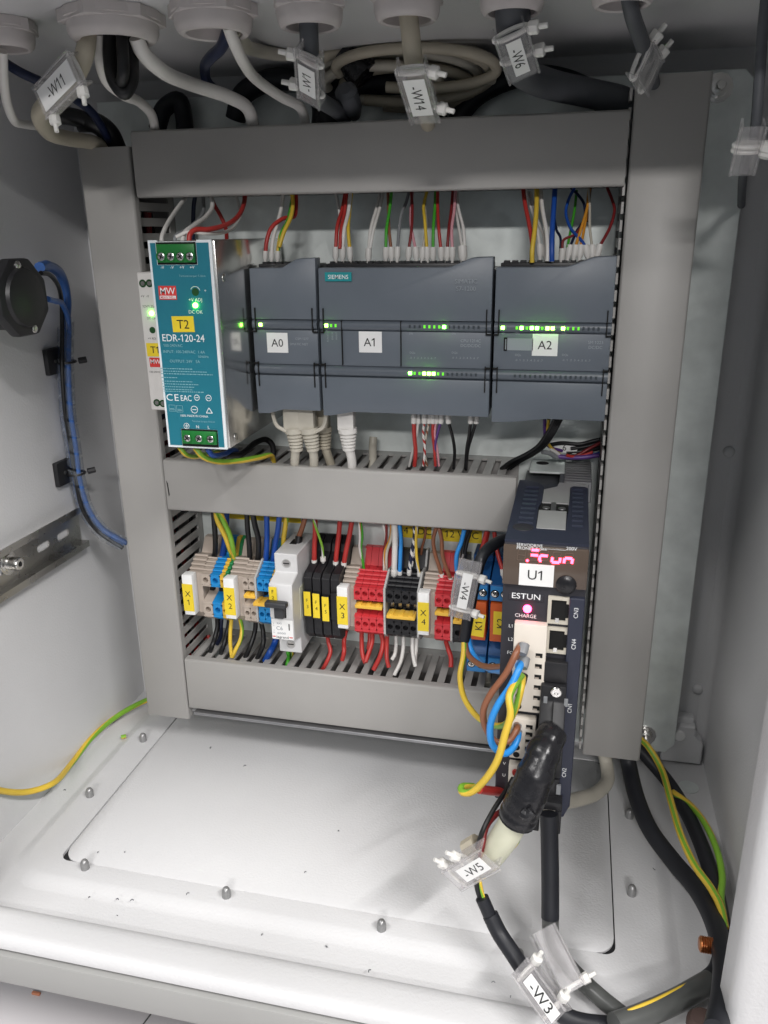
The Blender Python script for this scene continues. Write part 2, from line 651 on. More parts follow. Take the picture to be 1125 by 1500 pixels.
# walls
bm = B()
box(bm, XL, XR, YB, YB + 1.5, ZF - 20, ZC + 1)
part('back_wall', bm, 'cabinet_paint', enc)
bm = B()
box(bm, XL - 1.5, XL, YF, YB + 1.5, ZF - 6, ZC + 1)
lw = part('side_wall', bm, 'cabinet_paint', enc)
bm = B()
# the back right corner is slightly rounded
prism(bm, [(XR, YF), (XR + 1.5, YF), (XR + 1.5, YB + 1.5), (XR - 8, YB + 1.5), (XR - 8, YB - 0.2), (XR - 4, YB - 1.2), (XR - 1.2, YB - 4), (XR, YB - 8)], 'z', ZF - 6, ZC + 1)
rw = part('side_wall', bm, 'cabinet_paint', enc)
bm = B()
box(bm, XL - 1.5, XR + 1.5, YF, YB + 1.5, ZC, ZC + 1.5)
part('top_wall', bm, 'cabinet_paint', enc)
# welded corner bracket and mounting pads behind the plate, lower right
bm = B()
prism(bm, [(248, ZF - 2), (XR - 3, ZF - 2), (XR - 3, -322), (272, -316), (272, -308), (XR - 22, -308), (XR - 32, -322), (248, -326)], 'y', YB - 14, YB - 0.5, 1.0)
part('corner_bracket', bm, 'cabinet_paint', enc)
bm = B()
prism(bm, [(258, -326), (271, -326), (271, -303), (258, -303)], 'y', YB - 9, YB - 0.2, 1.5, 2)
br = part('mounting_pad', bm, 'cabinet_paint', enc)
bm = B()
c = at(995, 1077, y=YB - 14)
lathe(bm, (c.x, YB - 14, c.z), (0, -1, 0), [(0, 4.6), (1.2, 4.6), (1.8, 4.0)], 20)
part('cap', bm, 'label_white', enc)
bm = B()
c = at(1000, 1122, y=YB - 13)
lathe(bm, (c.x + 1, -22, ZF - 3.9), (0, 0, 1), [(0, 7.5), (0.5, 7.5)], 24)
part('drain_hole', bm, 'zinc', enc)
for u, v in ((1068, 662), (1022, 1010)):
    c = at(u, v, y=YB - 1)
    bm = B()
    lathe(bm, (c.x, YB, c.z), (0, -1, 0), [(0, 4.0), (1.2, 4.0), (2.2, 3.2), (2.7, 1.6), (2.8, 0.3)], 18)
    part('rivet', bm, 'cabinet_paint', enc)

# front frame: folded lips
bm = B()
prof = [(-237, ZF - 4.2), (-237.6, ZF - 4.6), (-238.2, ZF - 4.0), (-240.5, ZF - 1.0), (-244, ZF + 0.6), (-248, ZF + 1.0), (-258, ZF + 0.9), (-261.5, ZF + 0.2), (-264, ZF - 1.8), (-265, ZF - 4.5), (-265, ZF - 7), (-255, ZF - 7), (-255, ZF - 5.5), (-238, ZF - 5.5)]
prism(bm, prof, 'x', XL - 40, XR + 40)
part('front_lip', bm, 'cabinet_paint', enc, smooth=50)
bm = B()
box(bm, XL - 40, XR + 40, -262.5, -238, ZF - 10, ZF - 7.2)
part('door_gasket', bm, 'black_plastic', enc)
bm = B()
prism(bm, [(-267, ZF - 10.2), (-267, ZF - 33), (-262, ZF - 35), (-230, ZF - 35), (-230, ZF - 10.2)], 'x', XL - 45, XR + 45, 1.2, 2)
part('base_frame', bm, 'cabinet_frame', enc)
bm = B()   # right flange
prof = [(253, -240), (253, -256), (254.2, -259.8), (257, -262), (262, -263), (322, -263), (322, -261.5), (283.6, -261.5), (262, -261.5), (257, -259.5), (255, -256), (255, -240)]
prism(bm, prof, 'z', ZF + 1.2, ZC)
part('front_flange', bm, 'cabinet_paint', enc, smooth=50)
bm = B()
prof = [(-p, q) for p, q in [(-x, y) for x, y in prof]]
prof = [(64 - x, y) for x, y in prof]
prism(bm, prof, 'z', ZF + 1.2, ZC)
part('front_flange', bm, 'cabinet_paint', enc, smooth=50)
bm = B()   # top flange
prism(bm, [(-240, ZC - 0.2), (-258, ZC - 0.6), (-263, ZC + 3), (-263, ZC + 40), (-261, ZC + 40), (-261, ZC + 1.6), (-240, ZC + 1.6)], 'x', XL - 40, XR + 40)
part('front_flange', bm, 'cabinet_paint', enc, smooth=50)

# ------------------------------------------------------------------ galvanised mounting plate
pl = thing('mounting_plate', 'galvanised steel mounting plate carrying the ducts and devices', 'mounting plate', (35, 0, -335))
bm = B()
prism(bm, [(-185, 155), (250, 155), (256.5, 148), (256.5, -322), (250, -330), (-185, -330)], 'y', 0, 2.5, 0.4)
part('sheet', bm, 'zinc', pl)
for u, v in ((945, 1078), (1053, 128)):
    c = at(u, v, y=-2)
    bm = B()
    lathe(bm, (c.x, 0, c.z), (0, -1, 0), [(0, 8.5), (1.2, 8.5), (1.3, 6), (2.5, 5.8), (2.6, 5.2), (8, 5.2), (8.1, 3), (13, 3), (13.6, 2.4)], 12)
    part('bolt', bm, 'bright_screw', pl)
# marks printed on the plate near the right duct (slot stencils)
# yellow printed strips on the plate under the middle duct
for (x0, x1, z0, z1, s) in ((at(585, 780, y=0).x, at(632, 780, y=0).x, at(608, 788, y=0).z, at(608, 788, y=0).z + 15, '24 VDC'), (at(647, 785, y=0).x, at(706, 785, y=0).x, at(676, 794, y=0).z, at(676, 794, y=0).z + 15, '12 VDC'), (at(333, 760, y=0).x, at(441, 760, y=0).x, at(390, 763, y=0).z, at(390, 763, y=0).z + 12, '')):
    t = thing('voltage_label', ('yellow label printed 24 VDC, above the four black terminal blocks' if s[0] == '2' else 'yellow label printed 12 VDC, beside the servo drive, partly crossed by wires') if s else
              ('blank yellow label strip on the plate behind the blue wires' if x0 < -60 else 'short blank yellow label strip on the plate behind the breaker'), 'label', ((x0 + x1) / 2, 0, z0), 'yellow labels on the mounting plate')
    sticker(x0, x1, z0, z1, -0.1, 'label_yellow', t)
    if s:
        text(s, ((x0 + x1) / 2, -0.4, z0 + 6.2), 5.6, 'print_black', t)

# ------------------------------------------------------------------ wiring ducts
DF = -60.0


def duct(name, label, x0, x1, z0, z1, vertical, slot_side, pitch=10.0, fw=5.5, first=3.0, side_out=0.0):
    """cover, base, closed side, slotted side with one object per finger"""
    t = thing(name, label, 'cable duct', ((x0 + x1) / 2, DF / 2, z0), 'grey plastic wiring ducts')
    bm = B()
    if vertical:
        prism(bm, [(x0, DF + 7), (x0, DF + 1.2), (x0 + 1.2, DF), (x1 - 1.2, DF), (x1, DF + 1.2), (x1, DF + 7), (x1 - 1.3, DF + 7), (x1 - 1.3, DF + 1.6), (x0 + 1.3, DF + 1.6), (x0 + 1.3, DF + 7)], 'z', z0, z1, 0.25)
    else:
        prism(bm, [(DF + 7, z0), (DF + 1.2, z0), (DF, z0 + 1.2), (DF, z1 - 1.2), (DF + 1.2, z1), (DF + 7, z1), (DF + 7, z1 - 1.3), (DF + 1.6, z1 - 1.3), (DF + 1.6, z0 + 1.3), (DF + 7, z0 + 1.3)], 'x', x0, x1, 0.25)
    part('cover', bm, 'duct_pvc', t)
    bm = B()
    if vertical:
        box(bm, x0 + 1.6, x1 - 1.6, -2, 0, z0 + 2, z1 - 2)
    else:
        box(bm, x0 + 2, x1 - 2, -2, 0, z0 + 1.6, z1 - 1.6)
    part('base', bm, 'duct_back', t)
    for side in ('lo', 'hi'):
        if vertical:
            a = x0 + 1.6 - side_out if side == 'lo' else x1 - 3.0
        else:
            a = z0 + 1.6 if side == 'lo' else z1 - 3.0
        b = a + 1.4
        if side != slot_side:
            bm = B()
            if vertical:
                box(bm, a, b, DF + 3, -2, z0 + 2, z1 - 2)
            else:
                box(bm, x0 + 2, x1 - 2, DF + 3, -2, a, b)
            part('side_wall', bm, 'duct_pvc', t)
            continue
        bm = B()
        if vertical:
            box(bm, a, b, -9, -2, z0 + 2, z1 - 2)
        else:
            box(bm, x0 + 2, x1 - 2, -9, -2, a, b)
        part('slot_rail', bm, 'duct_pvc', t)
        # one finger, then copies that share its mesh
        s0 = (z0 if vertical else x0) + first
        s1 = (z1 if vertical else x1) - 3
        src = None
        i = 0
        while s0 + i * pitch + fw <= s1:
            c = s0 + i * pitch
            if src is None:
                bm = B()
                h = fw / 2
                outl = [(-9, -h), (DF + 9, -h), (DF + 7.4, -h - 0.5), (DF + 3, -h - 0.5), (DF + 3, h + 0.5), (DF + 7.4, h + 0.5), (DF + 9, h), (-9, h)]
                if vertical:
                    prism(bm, [(y, c + h + q) for y, q in outl], 'x', a, b)
                else:
                    prism(bm, [(c + h + q, y) for y, q in outl], 'z', a, b)
                src = part('finger', bm, 'duct_pvc', t, smooth=0)
            else:
                copy_part(src, t, (0, 0, i * pitch) if vertical else (i * pitch, 0, 0))
            i += 1
    return t


duct('wiring_duct', 'grey wiring duct running across the top of the plate', -127.9, 182.1, 88, 128.3, False, 'lo')
_mid = duct('wiring_duct', 'grey wiring duct in the middle, between the modules and the terminals', -129.4, 127.5, -130.4, -91.3, False, 'hi')
bm = B()
prism(bm, [(-128.3, -107), (-127.2, -109), (-126.6, -118), (-127.4, -119.5), (-127.9, -112)], 'y', DF - 0.12, DF + 0.5)
part('cover_notch', bm, 'hole_black', _mid, smooth=0)
duct('wiring_duct', 'grey wiring duct at the bottom, below the terminal row', -129.0, 127.5, -302, -256.4, False, 'hi')
duct('wiring_duct', 'upright grey wiring duct along the left edge of the plate', -167.6, -130.3, -312.7, 119.4, True, 'hi')
duct('wiring_duct', 'upright grey wiring duct along the right edge of the plate', 184, 224.3, -299.4, 145.2, True, 'lo', side_out=4.2)
bm = B()
prism(bm, [(-2, -303.5), (-62, -303.5), (-62.6, -304.5), (-62.6, -305.6), (-2, -305.6)], 'x', -124, 120)
solo('trim_strip', bm, 'heatsink', 'thin metal strip along the underside of the bottom duct', 'strip')


# ------------------------------------------------------------------ DIN rails
def rail_profile(zc, y0, depth=7.5):
    return [(y0, zc - 13.5), (y0, zc + 13.5), (y0 - depth + 1, zc + 13.5), (y0 - depth + 1, zc + 17.5), (y0 - depth, zc + 17.5), (y0 - depth, zc + 12.5), (y0 - 1, zc + 12.5), (y0 - 1, zc - 12.5), (y0 - depth, zc - 12.5), (y0 - depth, zc - 17.5), (y0 - depth + 1, zc - 17.5), (y0 - depth + 1, zc - 13.5)]


for zc, x0, x1, lab in ((0, -126, 182, 'steel rail behind the upper row of grey modules'), (-199, -126, 127, 'steel rail behind the coloured terminal blocks')):
    bm = B()
    prism(bm, rail_profile(zc, -0.3), 'x', x0, x1)
    solo('mounting_rail', bm, 'zinc', lab, 'rail')
# ------------------------------------------------------------------ left wall: rail, switch, cable run
t = thing('mounting_rail', 'slotted steel rail screwed to the left side wall', 'rail', (XL, -120, -172))
ya, yb, zc = -262.0, -45.0, -153.5
pts = []
bm = B()
XW = XL + 0.4
# web pieces between slots, flanges as swept profile (slots are real openings)
slots = [(-75, -60), (-100, -85), (-150, -135), (-175, -160), (-200, -185)]
edges = sorted([ya] + [v for s_ in slots for v in s_] + [yb])
for i in range(0, len(edges) - 1):
    a, b = edges[i], edges[i + 1]
    is_slot = any(abs(a - s_[0]) < 1e-6 for s_ in slots)
    if is_slot:
        m_ = (a + b) / 2
        for sgn in (-1, 1):
            poly = [(a, zc + sgn * 12.5), (b, zc + sgn * 12.5), (b, zc)]
            arc = []
            for j in range(9):
                an = math.pi * j / 8
                # slot outline, half of a rounded slot
                yy = m_ + ((b - a) / 2 - 3.1) * (1 if math.cos(an) > 0 else -1) * (1 if abs(math.cos(an)) > 1e-6 else 0) + 3.1 * math.cos(an)
                arc.append((yy, zc + sgn * 3.1 * math.sin(an)))
            poly = [(a, zc + sgn * 12.5), (b, zc + sgn * 12.5), (b, zc)] + arc + [(a, zc)]
            prism(bm, poly, 'x', XW, XW + 1)
    else:
        box(bm, XW, XW + 1, a, b, zc - 12.5, zc + 12.5)
for sgn in (-1, 1):
    prism(bm, [(XW, zc + sgn * 12.5), (XW + 7.5, zc + sgn * 12.5), (XW + 7.5, zc + sgn * 17.5), (XW + 6.5, zc + sgn * 17.5), (XW + 6.5, zc + sgn * 13.5), (XW, zc + sgn * 13.5)], 'y', ya, yb)
part('web', bm, 'steel', t, smooth=0)
c = at(26, 826, x=XW + 9)
bm = B()
lathe(bm, (XW + 1, c.y, c.z), (1, 0, 0), [(0, 8.5), (1.0, 8.5), (1.1, 6.6), (2.2, 6.4), (2.3, 4.8), (9, 4.6), (10, 4.0)], 20)
sc = part('screw', bm, 'bright_screw', t)
bm = B()
lathe(bm, (XW + 11.05, c.y, c.z), (1, 0, 0), [(0, 2.0), (0.1, 2.0)], 6)
part('socket', bm, 'hole_black', sc)

# black switch body on the left wall
sw = thing('switch_body', 'black round switch housing on the left side wall', 'switch', (XL, -105, 5))
c0 = at(41, 436, x=-176)
cy, cz = c0.y, c0.z
bm = B()


def octo(r, k=0.30, ph=0):
    pts_ = []
    for i in range(8):
        a = math.radians(22.5 + 45 * i)
        pts_.append((cy + r / math.cos(math.radians(22.5)) * math.cos(a), cz + r / math.cos(math.radians(22.5)) * math.sin(a)))
    return pts_


prism(bm, octo(19.5), 'x', XL, -186, 1.5, 2)
part('body', bm, 'black_plastic', sw)
bm = B()
prism(bm, octo(23.5), 'x', -186, -178, 2.0, 2)
lathe(bm, (-178, cy, cz), (1, 0, 0), [(0, 18.5), (2.2, 17.5), (2.8, 15.5), (3.0, 0.5)], 28)
fl_ = part('end_plate', bm, 'black_plastic', sw)
for dy, dz in ((-3, 19.6), (4, -19.6)):
    bm = B()
    lathe(bm, (-178, cy + dy, cz + dz), (1, 0, 0), [(0, 2.7), (0.8, 2.7), (1.6, 1.8), (1.8, 0.3)], 12)
    part('screw', bm, 'bright_screw', sw)

XW2 = XL
wire('cable_blue', [at(58, 392, x=-190), at(72, 390, x=-197), at(90, 405, x=-205), at(97, 438, x=-209), at(96, 470, x=-211), at(95, 530, x=-212), at(99, 600, x=-212), at(107, 655, x=-212), at(113, 700, x=-211), at(125, 745, x=-209), at(147, 775, x=-200), at(182, 797, x=-182)], 3.7, 'blue cable looping from the black switch down the left wall', name='cable', cat='cable')
wire('wire_black', [at(60, 400, x=-186), at(72, 402, x=-190), at(85, 418, x=-198), at(90, 440, x=-206), at(91, 470, x=-208), at(91, 530, x=-209), at(95, 600, x=-209), at(104, 657, x=-209), at(111, 704, x=-208), at(122, 748, x=-206), at(144, 779, x=-198), at(180, 803, x=-180)], 1.6, 'thin black cable beside the blue one down the left wall', name='cable', cat='cable')
wire('cable_blue', [at(70, 438, x=-180), at(80, 441, x=-190), at(92, 447, x=-203), at(100, 470, x=-206), at(100, 530, x=-207), at(103, 600, x=-207), at(111, 657, x=-207), at(117, 704, x=-206), at(131, 748, x=-204), at(152, 777, x=-196), at(186, 796, x=-178)], 2.0, 'thinner blue cable from the switch bottom down the left wall', name='cable', cat='cable')
# spiral wrap round the bundle: one helix
core = spline([at(96, 470, x=-210), at(96, 530, x=-210), at(99, 600, x=-210), at(107, 655, x=-210), at(114, 702, x=-209), at(127, 747, x=-207), at(149, 778, x=-198), at(184, 799, x=-180)], 26)
bm = B()
u = None
hel = []
acc = 0.0
for i, p_ in enumerate(core):
    d_ = (core[min(i + 1, len(core) - 1)] - core[max(i - 1, 0)]).normalized()
    if u is None:
        u, w_ = frame_of(d_)
    else:
        u = (u - d_ * u.dot(d_)).normalized()
        w_ = u.cross(d_).normalized()
        acc += (core[i] - core[i - 1]).length
    ph = acc / 13.0 * 2 * math.pi
    for hw in (-1,):
        hel.append((p_ + (u * math.cos(ph) + w_ * math.sin(ph)) * 6.0, d_))
va = [bm.verts.new(p_ - d_ * 5.6) for p_, d_ in hel]
vb = [bm.verts.new(p_ + d_ * 5.6) for p_, d_ in hel]
for i in range(len(hel) - 1):
    bm.faces.new((va[i], va[i + 1], vb[i + 1], vb[i]))
bmesh.ops.solidify(bm, geom=bm.faces[:], thickness=0.6)
solo('spiral_wrap', bm, 'wrap_clear', 'clear spiral wrap around the blue cable run on the left wall', 'cable wrap', smooth=70)
for u_, v_, lab in ((78, 529, 'upper black cable tie mount on the left side wall'), (92, 692, 'lower black cable tie mount on the left side wall, near the slotted rail')):
    c = at(u_, v_, x=XL + 2)
    t = thing('cable_tie_mount', lab, 'cable mount', (XL, c.y, c.z - 9), 'black cable tie mounts')
    bm = B()
    box(bm, XL, XL + 4, c.y - 9, c.y + 9, c.z - 9.5, c.z + 9.5, 0.8)
    b_ = part('base', bm, 'black_plastic', t)
    bm = B()
    lathe(bm, (XL + 4, c.y, c.z), (1, 0, 0), [(0, 1.4), (0.3, 1.4)], 10)
    part('rivet', bm, 'steel', t)
    bm = B()
    cc = at(u_ + 20, v_ + 1, x=-210)
    ring = []
    for i in range(21):
        a = 2 * math.pi * i / 20
        ring.append(cc + Vector((math.cos(a) * 6.3, math.sin(a) * 6.3, 0)))
    tube(bm, ring, 1.0, 6, k=2)
    box(bm, XL + 2, cc.x, c.y + 4, cc.y, c.z - 1.5, c.z + 1.5)
    part('tie_loop', bm, 'black_plastic', t)
    bm = B()
    h = cc + Vector((6, 6, 0))
    tube(bm, [h, h + Vector((4, 4, 0.5))], 2.4, 8)
    part('tie_head', bm, 'black_plastic', t)
# ------------------------------------------------------------------ grey controller modules
R4 = (450, 260, 2.34375)       # enlarged view used when measuring the modules
YP = -78.0


def pxz(u, v, y=YP):
    p = at(R4[0] + u / R4[2], R4[1] + v / R4[2], y=y)
    return p.x, p.z


def module(name, label, x0, w, up_tr, lo_tr, upper_leds, lower_leds):
    x1 = x0 + w
    t = thing(name, label, 'control module', (x0 + w / 2, -40, -50), 'grey controller modules in the upper row')
    bm = B()
    box(bm, x0 + 0.3, x1 - 0.3, -66, -8, -45, 42, 0.8)
    box(bm, x0 + 0.3, x1 - 0.3, -74, -60, -24, 13, 0.5)
    part('housing', bm, 'plc_dark', t)
    # black terminal strip behind the upper cover
    bm = B()
    box(bm, x0 + 2, x1 - 2, -64, -46, 42, 46, 0.5)
    for i in range(int((w - 6) / 5)):
        box(bm, x0 + 3.4 + i * 5, x0 + 6.6 + i * 5, -60, -50, 46, 47.2)
    part('terminal_strip', bm, 'black_plastic', t)
    bm = B()
    box(bm, x0 + 2, x1 - 2, -64, -46, -49, -45, 0.5)
    part('terminal_strip', bm, 'black_plastic', t)
    a, b = x0 + w * up_tr[0], x0 + w * up_tr[1]
    o = [(x0 + 0.4, 12.35), (x1 - 0.4, 12.35), (x1 - 0.4, 50), (b + 3, 49.7), (b, 49.2), (a, 44.6), (a - 3, 44.1), (x0 + 0.4, 44)]
    bm = B()
    prism(bm, o, 'y', -77.6, -66.5, 0.7, 2)
    for v in bm.verts:               # the cover leans back towards its top edge
        v.co.y += max(0, (v.co.z - 30)) * 0.09
    part('upper_cover', bm, 'plc_blue', t)
    a, b = x0 + w * lo_tr[0], x0 + w * lo_tr[1]
    o = [(x0 + 0.4, -23.8), (x1 - 0.4, -23.8), (x1 - 0.4, -47), (b, -46.8), (a, -49.8), (x0 + 0.4, -50)]
    bm = B()
    prism(bm, o, 'y', -77.6, -66.5, 0.7, 2)
    for v in bm.verts:
        v.co.y += max(0, (-30 - v.co.z)) * 0.05
    part('lower_cover', bm, 'plc_blue', t)
    bm = B()
    box(bm, x0 + 0.5, x1 - 0.5, -76.4, -66.5, -16.5, 5.5, 0.3)
    mid = part('front_panel', bm, 'plc_blue', t)
    for z0, z1, leds in ((5.6, 12.2, upper_leds), (-23.6, -16.6, lower_leds)):
        bm = B()
        zc = (z0 + z1) / 2
        prism(bm, [(-66.5, z0), (-75.5, z0), (-77.3, z0 + 1.2), (-78.0, zc), (-77.3, z1 - 1.2), (-75.5, z1), (-66.5, z1)], 'x', x0 + 0.5, x1 - 0.5)
        st = part('led_strip', bm, 'plc_strip', t, smooth=50)
        for (xl, state) in leds:
            bm = B()
            big = 1.0 if state == 2 else 0.62
            box(bm, xl - big, xl + big, -78.35, -77.2, zc - 0.95, zc + 0.95, 0.15, 1)
            part('led', bm, ('led_off', 'led_green_dim', 'led_green')[state], st)
    # slits of the cover hinges at both ends
    for xs in (x0 + 3.2, x1 - 3.2):
        bm = B()
        for z0, z1 in ((4.5, 19.5), (-31, -15)):
            box(bm, xs - 0.35, xs + 0.35, -78.5, -77.0, z0, z1)
        for z0, z1 in ((4.2, 5.0), (-16.4, -15.6)):
            box(bm, min(xs, xs + (-3 if xs < x0 + w / 2 else 3)), max(xs, xs + (-3 if xs < x0 + w / 2 else 3)), -78.3, -76.5, z0, z1)
        part('hinge_slit', bm, 'hole_black', t, smooth=0)
    bm = B()   # vent ribs on the top face, at the back
    for i in range(int((w - 8) / 4)):
        box(bm, x0 + 4 + i * 4, x0 + 6.4 + i * 4, -40, -14, 42, 42.8)
    part('vent_ribs', bm, 'plc_dark', t)
    return t, mid


def leds_row(us, v):
    return [(pxz(u, v)[0], s) for u, s in us]


csm, csm_f = module('network_switch', 'narrow grey module marked A0, left of the wide one', -46, 45, (0.52, 0.70), (0.18, 0.42), [(-46 + 6.5, 2)], [])
up = [(65, 2), (82, 1), (97, 1)] + [(352 + i * 16.9, (0, 0, 0, 1, 1, 1, 1, 2, 0, 0, 0, 0, 0, 0, 0)[i]) for i in range(15)]
lo = [(353 + i * 16.2, (2, 1, 1, 2, 2, 2, 1, 1, 0, 0, 0, 0, 0, 0, 0)[i]) for i in range(15)]
cpu, cpu_f = module('plc_controller', 'wide grey controller module marked A1 in the middle of the upper row', 0, 110, (0.77, 0.87), (0.05, 0.19), leds_row(up, 496), leds_row(lo, 647))
up = [(672, 2), (720, 1), (737, 2), (755, 1), (772, 2), (790, 2), (808, 1), (826, 2), (844, 2), (880, 2), (897, 1), (915, 1), (933, 1), (950, 0), (968, 0), (985, 0), (1002, 0)]
lo = [(714 + i * 17.5, 0) for i in range(17)]
smm, smm_f = module('io_module', 'grey input output module marked A2 beside the right duct', 111, 70, (0.62, 0.80), (0.17, 0.50), leds_row(up, 496), leds_row(lo, 653))

YM = -76.4
# labels and print
x, z = pxz(215, 566)
sticker(x - 7.5, x + 7.5, z - 6.6, z + 6.6, YM, 'label_white', cpu_f)
text('A1', (x, YM - 0.3, z), 5.2, 'print_black', cpu_f)
x, z = pxz(816, 576)
sticker(x - 7.6, x + 7.6, z - 6.6, z + 6.6, YM, 'label_white', smm_f)
text('A2', (x, YM - 0.3, z), 5.2, 'print_black', smm_f)
p = at(406.5, 502, y=YM)
sticker(p.x - 7.2, p.x + 7.2, p.z - 6.4, p.z + 6.4, YM, 'label_white', csm_f)
text('A0', (p.x, YM - 0.3, p.z), 5.0, 'print_black', csm_f)
p = at(437, 499.5, y=YM)
text('CSM 1277', (p.x - 2, YM, p.z + 1.5), 1.5, 'print_grey', csm_f, align='LEFT')
text('SIMATIC NET', (p.x - 6, YM, p.z - 2.0), 1.5, 'print_grey', csm_f, align='LEFT')
x, z = pxz(106, 341)
badge = sticker(x - 8.6, x + 8.6, z - 2.7, z + 2.7, -77.0, 'siemens_teal', cpu, name='badge', th=1.0)
text('SIEMENS', (x, -78.1, z), 2.5, 'print_white', cpu, bold=0.006)
x, z = pxz(545, 356)
text('SIMATIC\nS7-1200', (x, -77.7 + (z - 30) * 0.0, z - 2.2), 2.6, 'print_grey', cpu)
x, z = pxz(560, 570)
text('CPU 1214C\nDC/DC/DC', (x, YM, z), 1.8, 'print_grey', cpu_f)
x, z = pxz(990, 576)
text('SM 1223\nDC/DC', (x, YM, z), 1.8, 'print_grey', smm_f)
for mod, y0, xs in ((cpu_f, 536, (353, 500)), (cpu_f, 604, (355, 500)), (smm_f, 536, (720, 880)), (smm_f, 612, (718, 880))):
    for u in xs:
        x, z = pxz(u, y0)
        text('DIa' if y0 < 560 else 'DQa', (x - 1, YM, z + (0 if y0 < 560 else 0.3)), 1.3, 'print_grey', mod, align='LEFT')
        x, z = pxz(u, y0 + (-13 if y0 < 560 else 16))
        text('.0 .1 .2 .3 .4 .5 .6 .7', (x - 1, YM, z), 1.2, 'print_grey', mod, align='LEFT', stretch=1.28)
for u, s in ((68, 'RUN/STOP'), (84, 'ERROR'), (98, 'MAINT')):
    x, z = pxz(u, 545)
    text(s, (x, YM, z), 1.1, 'print_grey', cpu_f, right=(0, 0, 1), up=(-1, 0, 0))
x, z = pxz(673, 528)
text('DIAG', (x, YM, z), 1.2, 'print_grey', smm_f, right=(0, 0, 1), up=(-1, 0, 0))
# recessed joints of the wide module's front panel
for u in (119, 321):
    x, z = pxz(u, 570)
    bm = B()
    box(bm, x - 0.25, x + 0.25, -78.2, -76.3, -16, 12)
    part('panel_joint', bm, 'hole_black', cpu_f, smooth=0)
# slot with a grey tab on the A2 module
x, z = pxz(722, 574)
sticker(x - 8.0, x + 9.2, z - 3.6, z + 3.6, YM, 'print_grey', smm_f, name='label_strip')
bm = B()
for a_, b_, c_, d_ in ((-8.4, -6.4, 3.2, 4.0), (-8.4, -6.4, -4.0, -3.2), (-8.4, -7.6, -4.0, 4.0), (-6.9, -6.4, -4, 4)):
    box(bm, x + a_, x + b_, -77.0, -76.2, z + c_, z + d_)
part('clip', bm, 'hole_black', smm_f, smooth=0)

# ------------------------------------------------------------------ teal power supply
X0, X1, Z0, Z1, YE = -89.5, -48.9, -63.6, 61.9, -123.0
psu = thing('power_supply', 'teal fronted metal power supply marked T2', 'power supply', ((X0 + X1) / 2, -60, Z0))
bm = B()
box(bm, X0 + 0.6, X1 + 1.3, YE + 1.6, -9, Z0 + 0.6, Z1 - 0.4, 0.4)
part('case', bm, 'aluminium', psu)
bm = B()
prism(bm, [(X0, Z0), (X1, Z0), (X1, Z1), (X1 - 9.5, Z1), (X1 - 9.5, Z1 - 0.9), (X0 + 6, Z1 - 0.9), (X0 + 6, Z1), (X0, Z1)], 'y', YE, YE + 1.6, 0.3)
fr = part('front_frame', bm, 'edr_white', psu)
bm = B()
prism(bm, [(X0 + 1.7, Z0 + 1.6), (X0 + 10, Z0 + 1.6), (X0 + 10, Z0 + 12.6), (X1 - 5.5, Z0 + 12.6), (X1 - 5.5, Z0 + 1.6), (X1 - 1.8, Z0 + 1.6), (X1 - 1.8, Z1 - 1.6), (X1 - 9.5, Z1 - 1.6), (X1 - 9.5, Z1 - 14), (X0 + 5, Z1 - 14), (X0 + 5, Z1 - 1.6), (X0 + 1.7, Z1 - 1.6)], 'y', YE - 0.3, YE)
pan = part('front_panel', bm, 'teal', psu, smooth=0)


def term_block(x0, x1, z0, z1, n, zs, zr):
    bm = B()
    box(bm, x0, x1, YE - 0.2, YE + 0.6, z0, z1)
    part('terminal_recess', bm, 'hole_black', psu, smooth=0)
    bm = B()
    box(bm, x0 + 0.8, x1 - 0.4, YE - 2.2, YE, zr[0], zr[1], 0.5)
    tb_ = part('terminal_block', bm, 'green_terminal', psu)
    pitch = (x1 - x0 - 1.2) / n
    for i in range(n):
        cx = x0 + 0.8 + pitch * (i + 0.5)
        bm = B()
        lathe(bm, (cx, YE - 2.0, zs), (0, -1, 0), [(0, 3.1), (1.0, 3.1), (1.0, 2.5), (0.4, 2.45)], 18, cap=False)
        part('collar', bm, 'green_terminal', tb_)
        bm = B()
        lathe(bm, (cx, YE - 2.1, zs), (0, -1, 0), [(0, 2.35), (0.5, 2.3), (0.7, 1.9)], 16)
        sc_ = part('screw', bm, 'bright_screw', tb_)
        bm = B()
        an = random.uniform(0, 1.5)
        for k_ in (0, math.pi / 2):
            b2 = B()
            box(b2, cx - 1.7, cx + 1.7, YE - 2.95, YE - 2.7, zs - 0.33, zs + 0.33)
            bmesh.ops.rotate(b2, verts=b2.verts, cent=(cx, 0, zs), matrix=Matrix.Rotation(an + k_, 3, 'Y'))
            me_ = bpy.data.meshes.new('x')
            b2.to_mesh(me_)
            bm.from_mesh(me_)
            b2.free()
            bpy.data.meshes.remove(me_)
        part('cross_slot', bm, 'hole_black', tb_, smooth=0)


term_block(X0 + 5.4, X1 - 9.8, Z1 - 13.8, Z1 - 1.2, 4, Z1 - 9.2, (Z1 - 12.6, Z1 - 2.2))
term_block(X0 + 10.2, X1 - 5.7, Z0 + 1.2, Z0 + 12.4, 3, Z0 + 7.0, (Z0 + 3.2, Z0 + 11.6))
YT = YE - 0.35


def et(s, u, v, size, m='print_white', **k):
    """print on the teal front at enlarged-view position"""
    p_ = at(190 + u / 3.6586, 260 + v / 3.6586, y=YT)
    return text(s, (p_.x, YT, p_.z), size, m, pan, **k)


